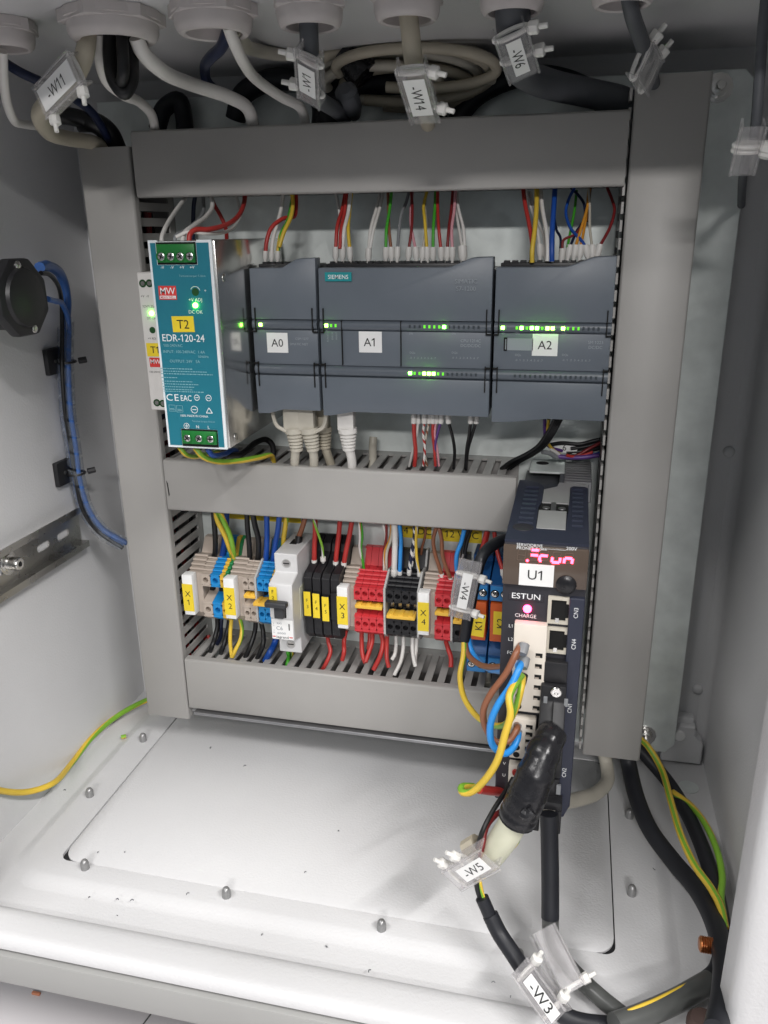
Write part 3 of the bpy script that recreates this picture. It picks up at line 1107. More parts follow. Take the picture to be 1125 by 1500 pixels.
for u, s in ((175, '-V'), (227, '-V'), (280, '+V'), (334, '+V')):
    et(s, u, 481, 1.8)
et('Terminal torque: 5 Lb-in', 335, 527, 1.2, 'print_pale')
p = at(190 + 203 / 3.6586, 260 + 618 / 3.6586, y=YT)
sticker(p.x - 5.8, p.x + 5.8, p.z - 4.0, p.z + 4.0, YT + 0.05, 'print_red', pan, name='logo_plate', th=0.12)
text('MW', (p.x, YT - 0.1, p.z + 1.1), 3.9, 'print_white', pan, bold=0.02, stretch=0.98)
sticker(p.x - 5.2, p.x + 5.2, p.z - 3.4, p.z - 1.7, YT - 0.05, 'print_white', pan, name='logo_plate', th=0.1)
text('MEAN WELL', (p.x, YT - 0.2, p.z - 2.55), 1.2, 'print_red', pan, bold=0.01)
p = at(190 + 352 / 3.6586, 260 + 614 / 3.6586, y=YT)
bm = B()
lathe(bm, (p.x, YT + 0.1, p.z), (0, -1, 0), [(0, 2.3), (0.15, 2.3)], 20)
part('trim_pot', bm, 'green_dark', psu)
bm = B()
arc = [Vector((p.x + 3.2 * math.cos(a), YT - 0.1, p.z + 3.2 * math.sin(a))) for a in [math.radians(150 - 12 * i) for i in range(12)]]
tube(bm, arc, 0.18, 4, k=2)
part('dial_arc', bm, 'print_white', pan)
et('+', 405, 606, 1.8)
et('+V ADJ', 352, 655, 2.0)
et('DC OK', 353, 720, 2.0)
p = at(190 + 353 / 3.6586, 260 + 685 / 3.6586, y=YT)
bm = B()
lathe(bm, (p.x, YT, p.z), (0, -1, 0), [(0, 1.5), (0.8, 1.45), (1.5, 1.0), (1.7, 0.3)], 16)
part('led', bm, 'led_green', psu)
p = at(190 + 287 / 3.6586, 260 + 786 / 3.6586, y=YT)
sticker(p.x - 7.1, p.x + 7.1, p.z - 4.7, p.z + 4.7, YT, 'label_yellow', psu, rot=-0.02)
text('T2', (p.x, YT - 0.3, p.z), 5.2, 'print_black', psu)
et('EDR-120-24', 286, 860, 4.3, bold=0.012, stretch=0.92)
et('100-240VAC', 232, 900, 1.7, 'print_pale')
et('INPUT: 100-240VAC  1.4A', 290, 934, 1.75, 'print_pale')
et('50/60Hz', 395, 960, 1.4, 'print_pale')
et('OUTPUT: 24V   5A', 295, 985, 1.75, 'print_pale')
for v_, u0, u1 in ((1025, 165, 335), (1040, 167, 415), (1054, 168, 445), (1072, 170, 255), (1093, 175, 335), (1108, 176, 370), (1122, 178, 345), (1136, 180, 335), (1148, 182, 400)):
    a_ = at(190 + u0 / 3.6586, 260 + v_ / 3.6586, y=YT)
    b_ = at(190 + u1 / 3.6586, 260 + v_ / 3.6586, y=YT)
    bm = B()
    x_ = a_.x
    zz = (a_.z + b_.z) / 2
    while x_ < b_.x:                       # print too small to read: broken dashes
        ww = random.uniform(0.5, 1.9)
        box(bm, x_, min(x_ + ww, b_.x), YT - 0.05, YT, zz - 0.26, zz + 0.26)
        x_ += ww + 0.45
    part('fine_print', bm, 'print_pale', pan, smooth=0)
et('CE', 229, 1178, 4.2, stretch=1.15, spacing=1.15)
et('EAC', 302, 1182, 3.6, stretch=0.8, bold=0.01)
for u, v, r_ in ((360, 1180, 1.7), (423, 1182, 1.8), (347, 1244, 2.2)):
    p = at(190 + u / 3.6586, 260 + v / 3.6586, y=YT)
    bm = B()
    ring = [Vector((p.x + r_ * math.cos(a), YT - 0.1, p.z + r_ * math.sin(a))) for a in [2 * math.pi * i / 18 for i in range(19)]]
    tube(bm, ring, 0.2, 4, k=1)
    box(bm, p.x - r_ * 0.6, p.x + r_ * 0.6, YT - 0.15, YT, p.z - 0.2, p.z + 0.2)
    part('approval_mark', bm, 'print_white', pan, smooth=0)
for u, v in ((228, 1236), (268, 1240)):
    p = at(190 + u / 3.6586, 260 + v / 3.6586, y=YT)
    bm = B()
    for a_, b_, c_, d_ in ((-2.2, 2.2, 1.9, 2.1), (-2.2, 2.2, -2.1, -1.9), (-2.2, -2.0, -2, 2), (2.0, 2.2, -2, 2), (-1.6, 1.6, -1.2, -0.9), (-1.6, 1.2, -0.4, -0.1)):
        box(bm, p.x + a_, p.x + b_, YT - 0.1, YT, p.z + c_, p.z + d_)
    part('approval_mark', bm, 'print_pale', pan, smooth=0)
p = at(190 + 426 / 3.6586, 260 + 1250 / 3.6586, y=YT)
bm = B()
tube(bm, [Vector((p.x - 2, YT - 0.1, p.z - 1.5)), Vector((p.x + 2, YT - 0.1, p.z - 1.5))], 0.25, 4)
tube(bm, [Vector((p.x + 2, YT - 0.1, p.z - 1.5)), Vector((p.x, YT - 0.1, p.z + 1.8))], 0.25, 4)
tube(bm, [Vector((p.x, YT - 0.1, p.z + 1.8)), Vector((p.x - 2, YT - 0.1, p.z - 1.5))], 0.25, 4)
part('approval_mark', bm, 'print_white', pan, smooth=0)
et('100% MADE IN CHINA', 345, 1278, 1.35)
et('Terminal torque: 8 Lb-in', 395, 1307, 1.1, 'print_pale')
et('N', 364, 1336, 2.0)
et('L', 423, 1339, 2.0)
p = at(190 + 305 / 3.6586, 260 + 1332 / 3.6586, y=YT)
bm = B()
ring = [Vector((p.x + 1.8 * math.cos(a), YT - 0.1, p.z + 1.8 * math.sin(a))) for a in [2 * math.pi * i / 16 for i in range(17)]]
tube(bm, ring, 0.17, 4, k=1)
for k_, w_ in ((0.2, 1.1), (-0.35, 0.75), (-0.9, 0.35)):
    box(bm, p.x - w_, p.x + w_, YT - 0.1, YT, p.z + k_ - 0.13, p.z + k_ + 0.13)
box(bm, p.x - 0.13, p.x + 0.13, YT - 0.1, YT, p.z, p.z + 1.3)
part('earth_mark', bm, 'print_white', pan, smooth=0)
# seam, screws on the metal side
for (yy, zz) in ((-112, -58), (-30, -52), (-112, 40)):
    bm = B()
    lathe(bm, (X1 + 1.3, yy, zz), (1, 0, 0), [(0, 2.6), (0.5, 2.5), (0.9, 1.6)], 14)
    part('side_screw', bm, 'steel', psu)

# ------------------------------------------------------------------ small white power supply at far left
YW = -74
X0w, X1w = at(204, 440, y=YW).x, -92
ps2 = thing('power_supply', 'small white power supply half hidden behind the teal one', 'power supply', (-118, -30, -54))
bm = B()
prism(bm, [(-8, -48), (-46, at(235, 601, y=YW).z), (YW, at(235, 601, y=YW).z), (YW, at(210, 399, y=YW).z), (-46, at(210, 399, y=YW).z), (-46, 43), (-8, 43)], 'x', X0w, X1w, 0.7)
part('case', bm, 'psu_white', ps2)
R3v = (190, 260, 3.6586)


def w2(u, v):
    p_ = at(190 + u / 3.6586, 260 + v / 3.6586, y=YW)
    return p_.x, p_.z


for u, v in ((70, 568), (106, 567), (146, 1207), (178, 1211)):
    x, z = w2(u, v)
    bm = B()
    lathe(bm, (x, YW + 0.1, z), (0, -1, 0), [(0, 2.6), (0.3, 2.6), (0.3, 2.2), (0.15, 2.1)], 16)
    part('screw_hole', bm, 'green_dark', ps2)
    bm = B()
    lathe(bm, (x, YW, z), (0, -1, 0), [(0, 1.7), (0.4, 1.5)], 12)
    part('screw', bm, 'steel', ps2)
x, z = w2(113, 727)
bm = B()
lathe(bm, (x + 0.6, YW, z), (0, -1, 0), [(0, 1.6), (0.8, 1.4), (1.4, 0.6)], 14)
part('led', bm, 'led_green', ps2)
x, z = w2(70, 636)
text('+V  -V', (x - 1.5, YW, z), 1.6, 'print_black', ps2, align='LEFT')
x, z = w2(76, 690)
text('12V/1.25A', (x - 1.0, YW, z), 1.6, 'print_black', ps2, align='LEFT')
x, z = w2(92, 754)
text('DC OK', (x, YW, z), 1.5, 'print_black', ps2, align='LEFT')
x, z = w2(97, 862)
text('+V ADJ', (x, YW, z), 1.4, 'print_black', ps2, align='LEFT')
x, z = w2(115, 818)
bm = B()
lathe(bm, (x + 1, YW, z), (0, -1, 0), [(0, 2.2), (0.2, 2.2)], 16)
part('trim_pot', bm, 'green_dark', ps2)
x, z = w2(92, 922)
sticker(x, x + 13, z - 4.6, z + 4.4, YW, 'label_yellow', ps2)
text('T1', (x + 6.5, YW - 0.3, z), 4.6, 'print_black', ps2)
x, z = w2(108, 990)
sticker(x, x + 9, z - 3.2, z + 3.2, YW, 'print_red', ps2, name='logo_plate')
text('MW', (x + 4.4, YW - 0.3, z + 0.6), 3.0, 'print_white', ps2, bold=0.02)
x, z = w2(105, 1041)
text('100-240VAC', (x, YW, z), 1.3, 'print_black', ps2, align='LEFT')
# ------------------------------------------------------------------ terminal row
ZR = -199.0


def ramp_teeth(y0, z0, y1, z1, n, dep):
    """stair of n grooves from (y0,z0) to (y1,z1)"""
    out = []
    dy, dz = (y1 - y0) / n, (z1 - z0) / n
    for i in range(n):
        a = (y0 + dy * i, z0 + dz * i)
        out += [a, (a[0] + dy * 0.15, a[1] + dz * 0.55), (a[0] + dep, a[1] + dz * 0.62), (a[0] + dep + dy * 0.4, a[1] + dz * 0.95)]
    out.append((y1, z1))
    return out


def terminal_body(bm, x0, x1, dz=0.0):
    z = ZR + dz
    top = ramp_teeth(-35, z + 22.5, -49.0, z + 14.5, 4, 1.7)
    prof = [(-8, z - 33), (-8, z + 32), (-13, z + 32), (-16, z + 28), (-20, z + 19.5), (-33, z + 19.5)] + top + [(-51, z + 14.5), (-51, z + 13.8), (-46, z + 13.8), (-46, z + 5.2), (-51, z + 5.2), (-51, z + 4.2), (-46, z + 4), (-38, z + 3.0), (-38, z - 5), (-46, z - 7.5), (-51, z - 9.2), (-51, z - 11), (-46, z - 11), (-46, z - 20.2), (-51, z - 20.2), (-51, z - 22), (-44, z - 27), (-20, z - 33)]
    prism(bm, prof, 'x', x0, x1)
    w = (x1 - x0) / 2
    xc = (x0 + x1) / 2
    holed(bm, (xc, -51, z + 9.5), w, 4.4, min(2.3, w * 0.74), 9)
    holed(bm, (xc, -51, z - 15.6), w, 4.7, min(2.3, w * 0.74), 9)


def hole_floor(parent, x0, x1, dz=0.0):
    pass


def terminal(col, x0, w, label, group, col2=None, dz=0.0):
    t = thing('terminal_block', label, 'terminal', (x0 + w / 2, -30, ZR - 33 + dz), group)
    bm = B()
    if col2:
        terminal_body(bm, x0 + 0.12, x0 + w * 0.55, dz)
        part('body', bm, col, t, smooth=25)
        bm = B()
        prism(bm, [(-8, ZR - 33), (-8, ZR + 32), (-16, ZR + 28), (-20, ZR + 19), (-34, ZR + 22)] + ramp_teeth(-34, ZR + 22, -50.6, ZR + 14, 4, 1.7)[1:] + [(-50.6, ZR + 3), (-37.5, ZR + 2), (-37.5, ZR - 5), (-50.6, ZR - 9), (-50.6, ZR - 21), (-43, ZR - 27), (-20, ZR - 33)], 'x', x0 + w * 0.55, x0 + w - 0.12)
        part('stripe', bm, col2, t, smooth=25)
    else:
        terminal_body(bm, x0 + 0.12, x0 + w - 0.12, dz)
        part('body', bm, col, t, smooth=25)
    bm = B()   # clamp metal seen inside the middle slot
    box(bm, x0 + w * 0.3, x0 + w * 0.7, -42, -37, ZR - 3.5 + dz, ZR + 1.5 + dz)
    part('bridge_socket', bm, 'hole_black' if col != 'tb_black' else 'steel', t, smooth=0)
    return t


def end_clamp(x0, w, s, label, zt, dz=0.0):
    """ridged beige end clamp with a white tag holder and a yellow name strip"""
    t = thing('end_clamp', label, 'terminal marker', (x0 + w / 2, -30, ZR - 33), 'end clamps with yellow name strips')
    bm = B()
    top = ramp_teeth(-34, ZR + 23.5, -48, ZR + 14, 4, 1.8)
    prism(bm, [(-8, ZR - 30), (-8, ZR + 31), (-14, ZR + 31), (-22, ZR + 20)] + top + [(-48, ZR - 20), (-40, ZR - 28)], 'x', x0 + 0.2, x0 + w + 2.6, 0.0)
    part('body', bm, 'tb_beige', t, smooth=25)
    bm = B()
    box(bm, x0 - 1.2, x0 + w - 1.6, -57, -48.5, zt - 34, zt, 0.6)
    part('tag_holder', bm, 'label_white', t)
    sticker(x0 - 1.3, x0 + w - 1.7, zt - 30.5, zt - 7.5, -57.0, 'label_yellow', t, name='name_strip', th=0.3)
    xc = x0 + w / 2 - 1.5
    text(s[0], (xc, -57.35, zt - 15.6), 4.6, 'print_black', t)
    text(s[1], (xc + 0.3, -57.35, zt - 22.8), 4.6, 'print_black', t)
    return t


def end_plate(x, label):
    bm = B()
    prism(bm, [(-8, ZR - 33), (-8, ZR + 33), (-14, ZR + 33), (-20, ZR + 22), (-35, ZR + 24), (-52, ZR + 15), (-52, ZR - 22), (-44, ZR - 28), (-20, ZR - 34)], 'x', x, x + 1.5)
    solo('end_plate', bm, 'tb_grey', label, 'end plate', 'thin grey end plates')


GT = 'terminal blocks on the lower rail'
end_clamp(-124.5, 9, 'X1', 'beige end clamp with white tag marked X1, first in the terminal row', ZR + 15)
terminal('tb_beige', -112.5, 8.0, 'beige terminal block beside the X1 tag', GT)
terminal('tb_blue', -104.5, 8.0, 'blue terminal block between the X1 and X2 tags', GT)
terminal('tb_yellow', -96.5, 6.0, 'yellow and green terminal block just left of the X2 tag', GT, 'tb_green')
end_clamp(-90.0, 9.2, 'X2', 'beige end clamp with white tag marked X2', ZR + 15)
terminal('tb_beige', -78.2, 5.2, 'beige terminal block just right of the X2 tag', GT)
terminal('tb_beige', -73.0, 5.2, 'beige terminal block left of the pair of blue ones', GT)
terminal('tb_blue', -66.2, 5.4, 'left one of two blue terminal blocks beside the breaker', GT)
terminal('tb_blue', -60.8, 5.4, 'right one of two blue terminal blocks beside the breaker', GT)
terminal('tb_yellow', -55.3, 5.0, 'yellow terminal block half hidden behind the breaker', GT)
end_plate(-67.8, 'thin end plate between beige and blue terminal blocks')
end_clamp(0.5, 8.6, 'X3', 'beige end clamp with white tag marked X3 beside the red blocks', ZR + 16)
ords = ['first', 'second', 'third', 'fourth']
for i in range(4):
    terminal('tb_red', 10.6 + i * 5.75, 5.75, '%s red terminal block to the right of the X3 tag' % ords[i], GT)
end_plate(33.6, 'thin grey end plate between the red and black terminal blocks')
for i in range(4):
    terminal('tb_black', 35.4 + i * 5.85, 5.85, '%s black terminal block of the four left of the X4 tag' % ords[i], GT)
end_plate(58.9, 'thin grey end plate just left of the X4 tag')
end_clamp(61.8, 8.6, 'X4', 'beige end clamp with white tag marked X4', ZR + 17)
terminal('tb_red', 71.8, 6.0, 'left one of two red terminal blocks right of the X4 tag', GT)
terminal('tb_red', 77.8, 6.0, 'right one of two red terminal blocks right of the X4 tag', GT)
end_plate(83.9, 'thin grey end plate between the two red blocks and the last black one')
terminal('tb_black', 85.6, 7.4, 'single black terminal block under the clear cable marker', GT)


def jumper(x0, x1, label, z=ZR - 0.5, yf=-53.0):
    t = thing('jumper_bridge', label, 'jumper', ((x0 + x1) / 2, -46, z - 3), 'yellow jumper bridges')
    bm = B()
    box(bm, x0, x1, yf, -45, z - 1.6, z + 1.2, 0.5)
    n = max(2, int((x1 - x0) / 5.6))
    for i in range(n):
        c = x0 + (x1 - x0) * (i + 0.5) / n
        box(bm, c - 1.6, c + 1.6, yf + 0.6, -46, z + 1.0, z + 2.0, 0.3)
    part('grip', bm, 'jumper', t)
    bm = B()
    for i in range(n):
        c = x0 + (x1 - x0) * (i + 0.5) / n
        box(bm, c - 0.7, c + 0.7, -45.5, -39, z - 1, z + 0.6)
    part('prongs', bm, 'steel', t)


jumper(-77, -67.5, 'short yellow jumper on the beige blocks right of X2')
jumper(-68, -57, 'yellow jumper on the two blue blocks by the breaker', ZR - 4.5, -57)
jumper(11.8, 32.6, 'long yellow jumper bridging the four red blocks')
jumper(36.5, 58.0, 'long yellow jumper bridging the four black blocks', ZR - 5.0, -56)
jumper(72.2, 83.4, 'short yellow jumper bridging the two red blocks')
jumper(86, 94, 'short yellow jumper on the last black block', ZR - 5.0, -55)

# ------------------------------------------------------------------ circuit breaker
bx0, bx1 = -47.2, -29.4
brk = thing('circuit_breaker', 'white miniature circuit breaker marked F2 with dark toggle', 'circuit breaker', (-38, -30, -241))
bm = B()
prof = [(-8, -222), (-8, -164), (-14, -158.5), (-60, -158.5), (-60, -173.0), (-72, -176.4), (-74, -177.2), (-75, -203.5), (-74.0, -205), (-74.0, -222), (-60, -226.5), (-60, -240), (-14, -240)]
prism(bm, prof, 'x', bx0, bx1, 0.6)
part('case', bm, 'breaker_grey', brk)
for z_ in (-166.0, -233.0):
    bm = B()
    lathe(bm, ((bx0 + bx1) / 2 + 0.5, -60, z_), (0, -1, 0), [(0, 3.6), (0.25, 3.6), (0.25, 2.9), (0.05, 2.7)], 20)
    part('screw_well', bm, 'tb_grey', brk)
    bm = B()
    lathe(bm, ((bx0 + bx1) / 2 + 0.5, -60.05, z_), (0, -1, 0), [(0, 2.7), (0.1, 2.7)], 20)
    sw_ = part('screw', bm, 'steel', brk)
    bm = B()
    box(bm, (bx0 + bx1) / 2 - 1.8, (bx0 + bx1) / 2 + 2.8, -60.4, -60.1, z_ - 0.35, z_ + 0.35)
    part('slot', bm, 'hole_black', sw_, smooth=0)
bm = B()
box(bm, bx0 - 1.2, bx1 - 2.0, -83, -76.5, -192.6, -188.0, 1.6, 3)
box(bm, bx0 + 5.0, bx1 - 5.5, -80, -74, -202, -192.9, 0.8)
part('toggle', bm, 'toggle', brk)
bm = B()
box(bm, bx0 + 4.6, bx1 - 5.0, -75.4, -74.4, -203, -193)
part('toggle_slot', bm, 'hole_black', brk, smooth=0)
sticker(bx0 + 0.3, bx0 + 6.4, -191.2, -178.9, -75.0, 'label_yellow', brk)
text('F', (bx0 + 3.3, -75.35, -182.6), 2.8, 'print_black', brk)
text('2', (bx0 + 3.3, -75.35, -187.3), 2.8, 'print_black', brk)
sticker(bx0 + 0.6, bx1 - 0.6, -221.4, -205.6, -74.0, 'label_white', brk, name='front_label')
text('C6', (bx0 + 6.6, -74.35, -212.3), 3.1, 'print_grey', brk)
text('RX3', (bx0 + 6.6, -74.35, -208.4), 1.5, 'print_grey', brk)
text('F\nT\n\nS\nN', (bx0 + 2.2, -74.35, -212.5), 1.1, 'print_grey', brk)
text('6000', (bx0 + 8.0, -74.35, -216.4), 1.6, 'print_grey', brk, stretch=1.5)
text('legrand', (bx0 + 8.6, -74.35, -219.6), 2.0, 'print_black', brk, bold=0.008, stretch=1.15)
for a_, b_ in ((0.9, 3.2), (14.0, 16.6)):
    sticker(bx0 + a_, bx0 + b_, -219.9, -219.1, -74.3, 'print_red', brk, name='print_bar', th=0.08)
bm = B()
box(bm, bx1 - 4.0, bx1 - 3.2, -74.4, -74.25, -213.5, -208.2)
part('print_bar', bm, 'print_black', brk, smooth=0)
bm = B()   # wire entry on top
box(bm, -42, -36.5, -40, -30, -159, -158.2)
part('wire_entry', bm, 'hole_black', brk, smooth=0)
bm = B()   # pale yellow tint plate on the side and a slot
box(bm, bx1 - 0.05, bx1 + 0.25, -58, -44, -212, -186)
part('side_label', bm, 'shrink_clear', brk, smooth=0)

# ------------------------------------------------------------------ fuse terminals
for i, (x0, s, dz) in enumerate(((-27.6, 'F3', 0), (-20.6, 'F4', -1), (-13.4, 'F5', -3.0), (-6.4, '', 0))):
    t = thing('fuse_terminal', ('black fuse terminal marked %s right of the breaker' % s) if s else 'unmarked black fuse terminal just left of the X3 tag', 'fuse holder', (x0 + 3.2, -30, -234), 'black fuse terminals')
    bm = B()
    prof = [(-8, -232), (-8, -160), (-15, -158), (-24, -162), (-26, -168), (-34, -172), (-38, -174), (-50, -176), (-54, -179), (-54, -192), (-50, -195), (-50, -208), (-54, -211), (-54, -225), (-48, -231), (-20, -234)]
    prism(bm, prof, 'x', x0 + 0.25, x0 + 6.6, 0.3)
    holed(bm, (x0 + 3.4, -54.1, -185), 2.6, 4.5, 2.0, 6)
    holed(bm, (x0 + 3.4, -54.1, -219), 2.6, 4.5, 2.0, 6)
    part('body', bm, 'tb_black', t, smooth=25)
    bm = B()
    box(bm, x0 + 0.5, x0 + 6.0, -56, -50, -211 + dz, -189 + dz, 0.4)
    hd = part('fuse_lever', bm, 'tb_black', t)
    if s:
        sticker(x0 + 0.6, x0 + 5.9, -209.5 + dz, -189.5 + dz, -56, 'label_yellow', t, name='name_strip')
        text('F', (x0 + 3.2, -56.3, -196.4 + dz), 2.6, 'print_black', t)
        text(s[1], (x0 + 3.4, -56.3, -201.6 + dz), 2.8, 'print_black', t)

# ------------------------------------------------------------------ relays
for i, (x0, s) in enumerate(((97.0, 'K1'), (112.3, 'K2'))):
    t = thing('relay', 'blue relay socket with orange relay marked %s %s' % (s, 'behind the clear cable marker' if i == 0 else 'beside the servo drive'), 'relay', (x0 + 7, -30, -240), 'relays on the lower rail')
    w = 14.6
    bm = B()
    prism(bm, [(-8, -238), (-8, -160), (-30, -160), (-30, -164), (-46, -167), (-52, -169), (-60, -170), (-60, -182), (-40, -182.6), (-40, -214), (-52, -217), (-60, -225.5), (-60, -240), (-30, -243)], 'x', x0 + 0.25, x0 + w, 0.4)
    part('socket', bm, 'relay_blue', t, smooth=30)
    for z0, z1 in ((-181.6, -170.5), (-239.5, -227.0)):
        bm = B()
        box(bm, x0 + 0.9, x0 + w - 0.6, -61.0, -59.8, z0, z1, 0.4)
        part('screw_block', bm, 'relay_screwblue', t)
        zc = (z0 + z1) / 2
        for xc in (x0 + 4.0, x0 + 10.8):
            bm = B()
            lathe(bm, (xc, -61, zc), (0, -1, 0), [(0, 3.0), (0.15, 3.0), (0.15, 2.7), (0.05, 2.6)], 16)
            part('screw_well', bm, 'hole_black', t)
            bm = B()
            lathe(bm, (xc, -61, zc), (0, -1, 0), [(0, 2.4), (0.5, 2.35), (0.7, 2.0)], 14)
            sc_ = part('screw', bm, 'bright_screw', t)
            bm = B()
            prism(bm, [(xc - 0.3, zc - 1.7), (xc + 0.3, zc - 1.7), (xc + 0.3, zc - 0.3), (xc + 1.7, zc - 0.3), (xc + 1.7, zc + 0.3), (xc + 0.3, zc + 0.3), (xc + 0.3, zc + 1.7), (xc - 0.3, zc + 1.7), (xc - 0.3, zc + 0.3), (xc - 1.7, zc + 0.3), (xc - 1.7, zc - 0.3), (xc - 0.3, zc - 0.3)], 'y', -61.85, -61.6)
            bmesh.ops.rotate(bm, verts=bm.verts, cent=(xc, 0, zc), matrix=Matrix.Rotation(random.uniform(0, 1.5), 3, 'Y'))
            part('cross_slot', bm, 'hole_black', sc_, smooth=0)
    bm = B()
    box(bm, x0 + 1.2, x0 + w - 1.0, -62, -40.5, -213, -183.2, 0.6)
    part('relay_cube', bm, 'relay_orange', t)
    yo = -3 if i == 0 else 0
    sticker(x0 + 3.6, x0 + w - 1.6, -207 + yo, -189 + yo, -62, 'label_yellow', t, name='name_strip', rot=0.08 if i == 0 else 0)
    text(s, (x0 + 8.6, -62.5, -198 + yo), 5.0, 'print_black', t, right=(0, 0, 1), up=(-1, 0, 0))
# ------------------------------------------------------------------ servo drive
SX0, SX1, SZ0, SZ1, SY = 129.6, 174.0, -263.0, -93.0, -170.0
S1v, S2v, S3v = (720, 640, 6.818), (720, 840, 6.818), (660, 1030, 5.1136)
srv = thing('servo_drive', 'dark blue servo drive marked U1 with red lit display', 'servo drive', (152, -85, SZ0))


def sp(reg, u, v, y=SY):
    return at(reg[0] + u / reg[2], reg[1] + v / reg[2], y=y)


bm = B()
box(bm, SX0, SX1, SY + 1.5, -57, SZ0, SZ1 - 1.5, 1.0)
case = part('case', bm, 'servo_blue', srv)
# top face: blue shell round two bright plates
bm = B()
prism(bm, [(SX0, SY + 1), (SX0 + 15.4, SY + 1), (SX0 + 15.4, -149), (SX0 + 15.0, -112), (SX0 + 16.6, -100), (SX0 + 16.6, -70), (SX0 + 13, -62), (SX0 + 5, -57), (SX0, -57)], 'z', SZ1 - 1.6, SZ1)
prism(bm, [(SX0 + 15.4, SY + 1), (SX1, SY + 1), (SX1, -68), (SX1 - 2, -65), (SX1 - 9, -65), (SX1 - 11, -68), (SX1 - 11.5, -112), (SX1 - 12.5, -149), (SX0 + 15.4, -149)], 'z', SZ1 - 1.6, SZ1)
part('top_shell', bm, 'servo_blue', srv)
for xa, xb in ((SX0 + 5.0, SX0 + 13.5), (SX1 - 9.5, SX1 - 3)):
    src = None
    for i in range(9):
        if src is None:
            bm = B()
            prism(bm, [(-143, SZ1 - 0.1), (-140.2, SZ1 - 0.1), (-140.2, SZ1 + 0.5), (-141.4, SZ1 + 0.8)], 'x', xa, xb)
            src = part('vent_ridge', bm, 'servo_blue', srv)
        else:
            copy_part(src, srv, (0, i * 8.6, 0))
bm = B()
lathe(bm, (SX0 + 8.5, SY + 21, SZ1 - 0.5), (0, 0, 1), [(0, 6.0), (0.9, 5.8), (1.1, 5.2)], 24)
part('finger_grip', bm, 'servo_front', srv)
bm = B()
box(bm, SX0 + 15.6, SX1 - 12.6, -148, -116, SZ1 - 1.4, SZ1 - 0.2, 0.2, 1)
part('metal_plate', bm, 'plate_bright', srv)
bm = B()
box(bm, SX0 + 15.4, SX1 - 11.8, -116, -100, SZ1 - 1.58, SZ1 - 1.2)
part('plate_slot', bm, 'hole_black', srv, smooth=0)
bm = B()
box(bm, SX0 + 22.4, SX0 + 25.4, -116, -100, SZ1 - 1.2, SZ1 - 0.3)
part('plate_bridge', bm, 'heatsink', srv)
for xx in (SX0 + 19.6, SX0 + 29.0):
    bm = B()
    lathe(bm, (xx, -109, SZ1 - 1.2), (0, 0, 1), [(0, 2.3), (0.5, 2.2)], 12)
    part('plate_rivet', bm, 'heatsink', srv)
bm = B()
prism(bm, [(SX0 + 16.8, -100), (SX1 - 11.4, -100), (SX1 - 11.2, -66), (SX1, -66), (SX1, -57), (SX0 + 26, -57), (SX0 + 25, -66), (SX0 + 20, -71), (SX0 + 16.8, -74)], 'z', SZ1 - 1.5, SZ1 - 0.4)
part('metal_plate', bm, 'plate_bright', srv)
# heatsink behind the case
bm = B()
box(bm, SX0 + 26, SX1 + 1, -57, -2, SZ0 + 4, SZ1 - 1.5, 0.4)
box(bm, SX0 + 2, SX0 + 26, -57, -2, SZ0 + 4, SZ1 - 9)
hs = part('heatsink', bm, 'conduit_grey', srv)
src = None
for i in range(9):
    if src is None:
        bm = B()
        box(bm, SX0 + 29, SX1 + 2.6, -56, -53.2, SZ1 - 14, SZ1 + 0.4, 0.5, 1)
        src = part('fin', bm, 'heatsink', hs)
    else:
        copy_part(src, hs, (0, i * 6.2, 0))
bm = B()
box(bm, SX0 + 5, SX0 + 29, -31, -1.5, SZ1 - 2.5, SZ1 - 1.0, 0.4, 1)
fl_ = part('mounting_flange', bm, 'zinc', srv)
bm = B()
lathe(bm, (SX0 + 13, -9, SZ1 - 1.05), (0, 0, 1), [(0, 4.6), (0.1, 4.6)], 20)
part('flange_hole', bm, 'hole_black', fl_)

# front
bm = B()
box(bm, SX0, SX1, SY, SY + 1.5, SZ0 + 2, SZ1 - 1.5, 0.4)
part('front_plate', bm, 'servo_front', srv)
# right cheek, dark blue, carries the port names
bm = B()
prism(bm, [(SX1 - 8.2, SZ0 - 1), (SX1 - 6.6, SZ0 - 3), (SX1 - 3.4, SZ0 - 3), (SX1, SZ0 + 6), (SX1, SZ1 - 30), (SX1 - 8.2, SZ1 - 30)], 'y', SY - 3.5, SY + 2, 0.5)
part('right_cheek', bm, 'servo_blue', srv)
ch_y = SY - 3.55
# display window
bm = B()
dz0 = sp(S2v, 530, 120).z
box(bm, SX0 - 0.3, SX1 + 0.2, SY - 2.4, SY - 0.2, dz0, SZ1 - 2.0, 0.6)
dw = part('display_window', bm, 'display_film', srv)
YD = SY - 2.5
sl = (1, 0, 0)


def dt(s, u, v, size, m='print_white', reg=S1v, par=None, y=YD, **k):
    p_ = sp(reg, u, v, y)
    return text(s, (p_.x, y, p_.z), size, m, par or dw, **k)


dt('SERVODRIVE', 250, 1072, 1.7, align='LEFT')
dt('PRONET-E-04A', 250, 1105, 1.7, align='LEFT')
dt('200V', 855, 1120, 1.9, align='RIGHT')
bm = B()
a_, b_ = sp(S1v, 490, 1106, YD), sp(S1v, 745, 1128, YD)
box(bm, a_.x, b_.x, YD - 0.05, YD, a_.z - 0.6, a_.z - 0.45)
part('print_rule', bm, 'print_white', dw, smooth=0)
# seven segment digits
dz_c = sp(S1v, 560, 1205, YD).z


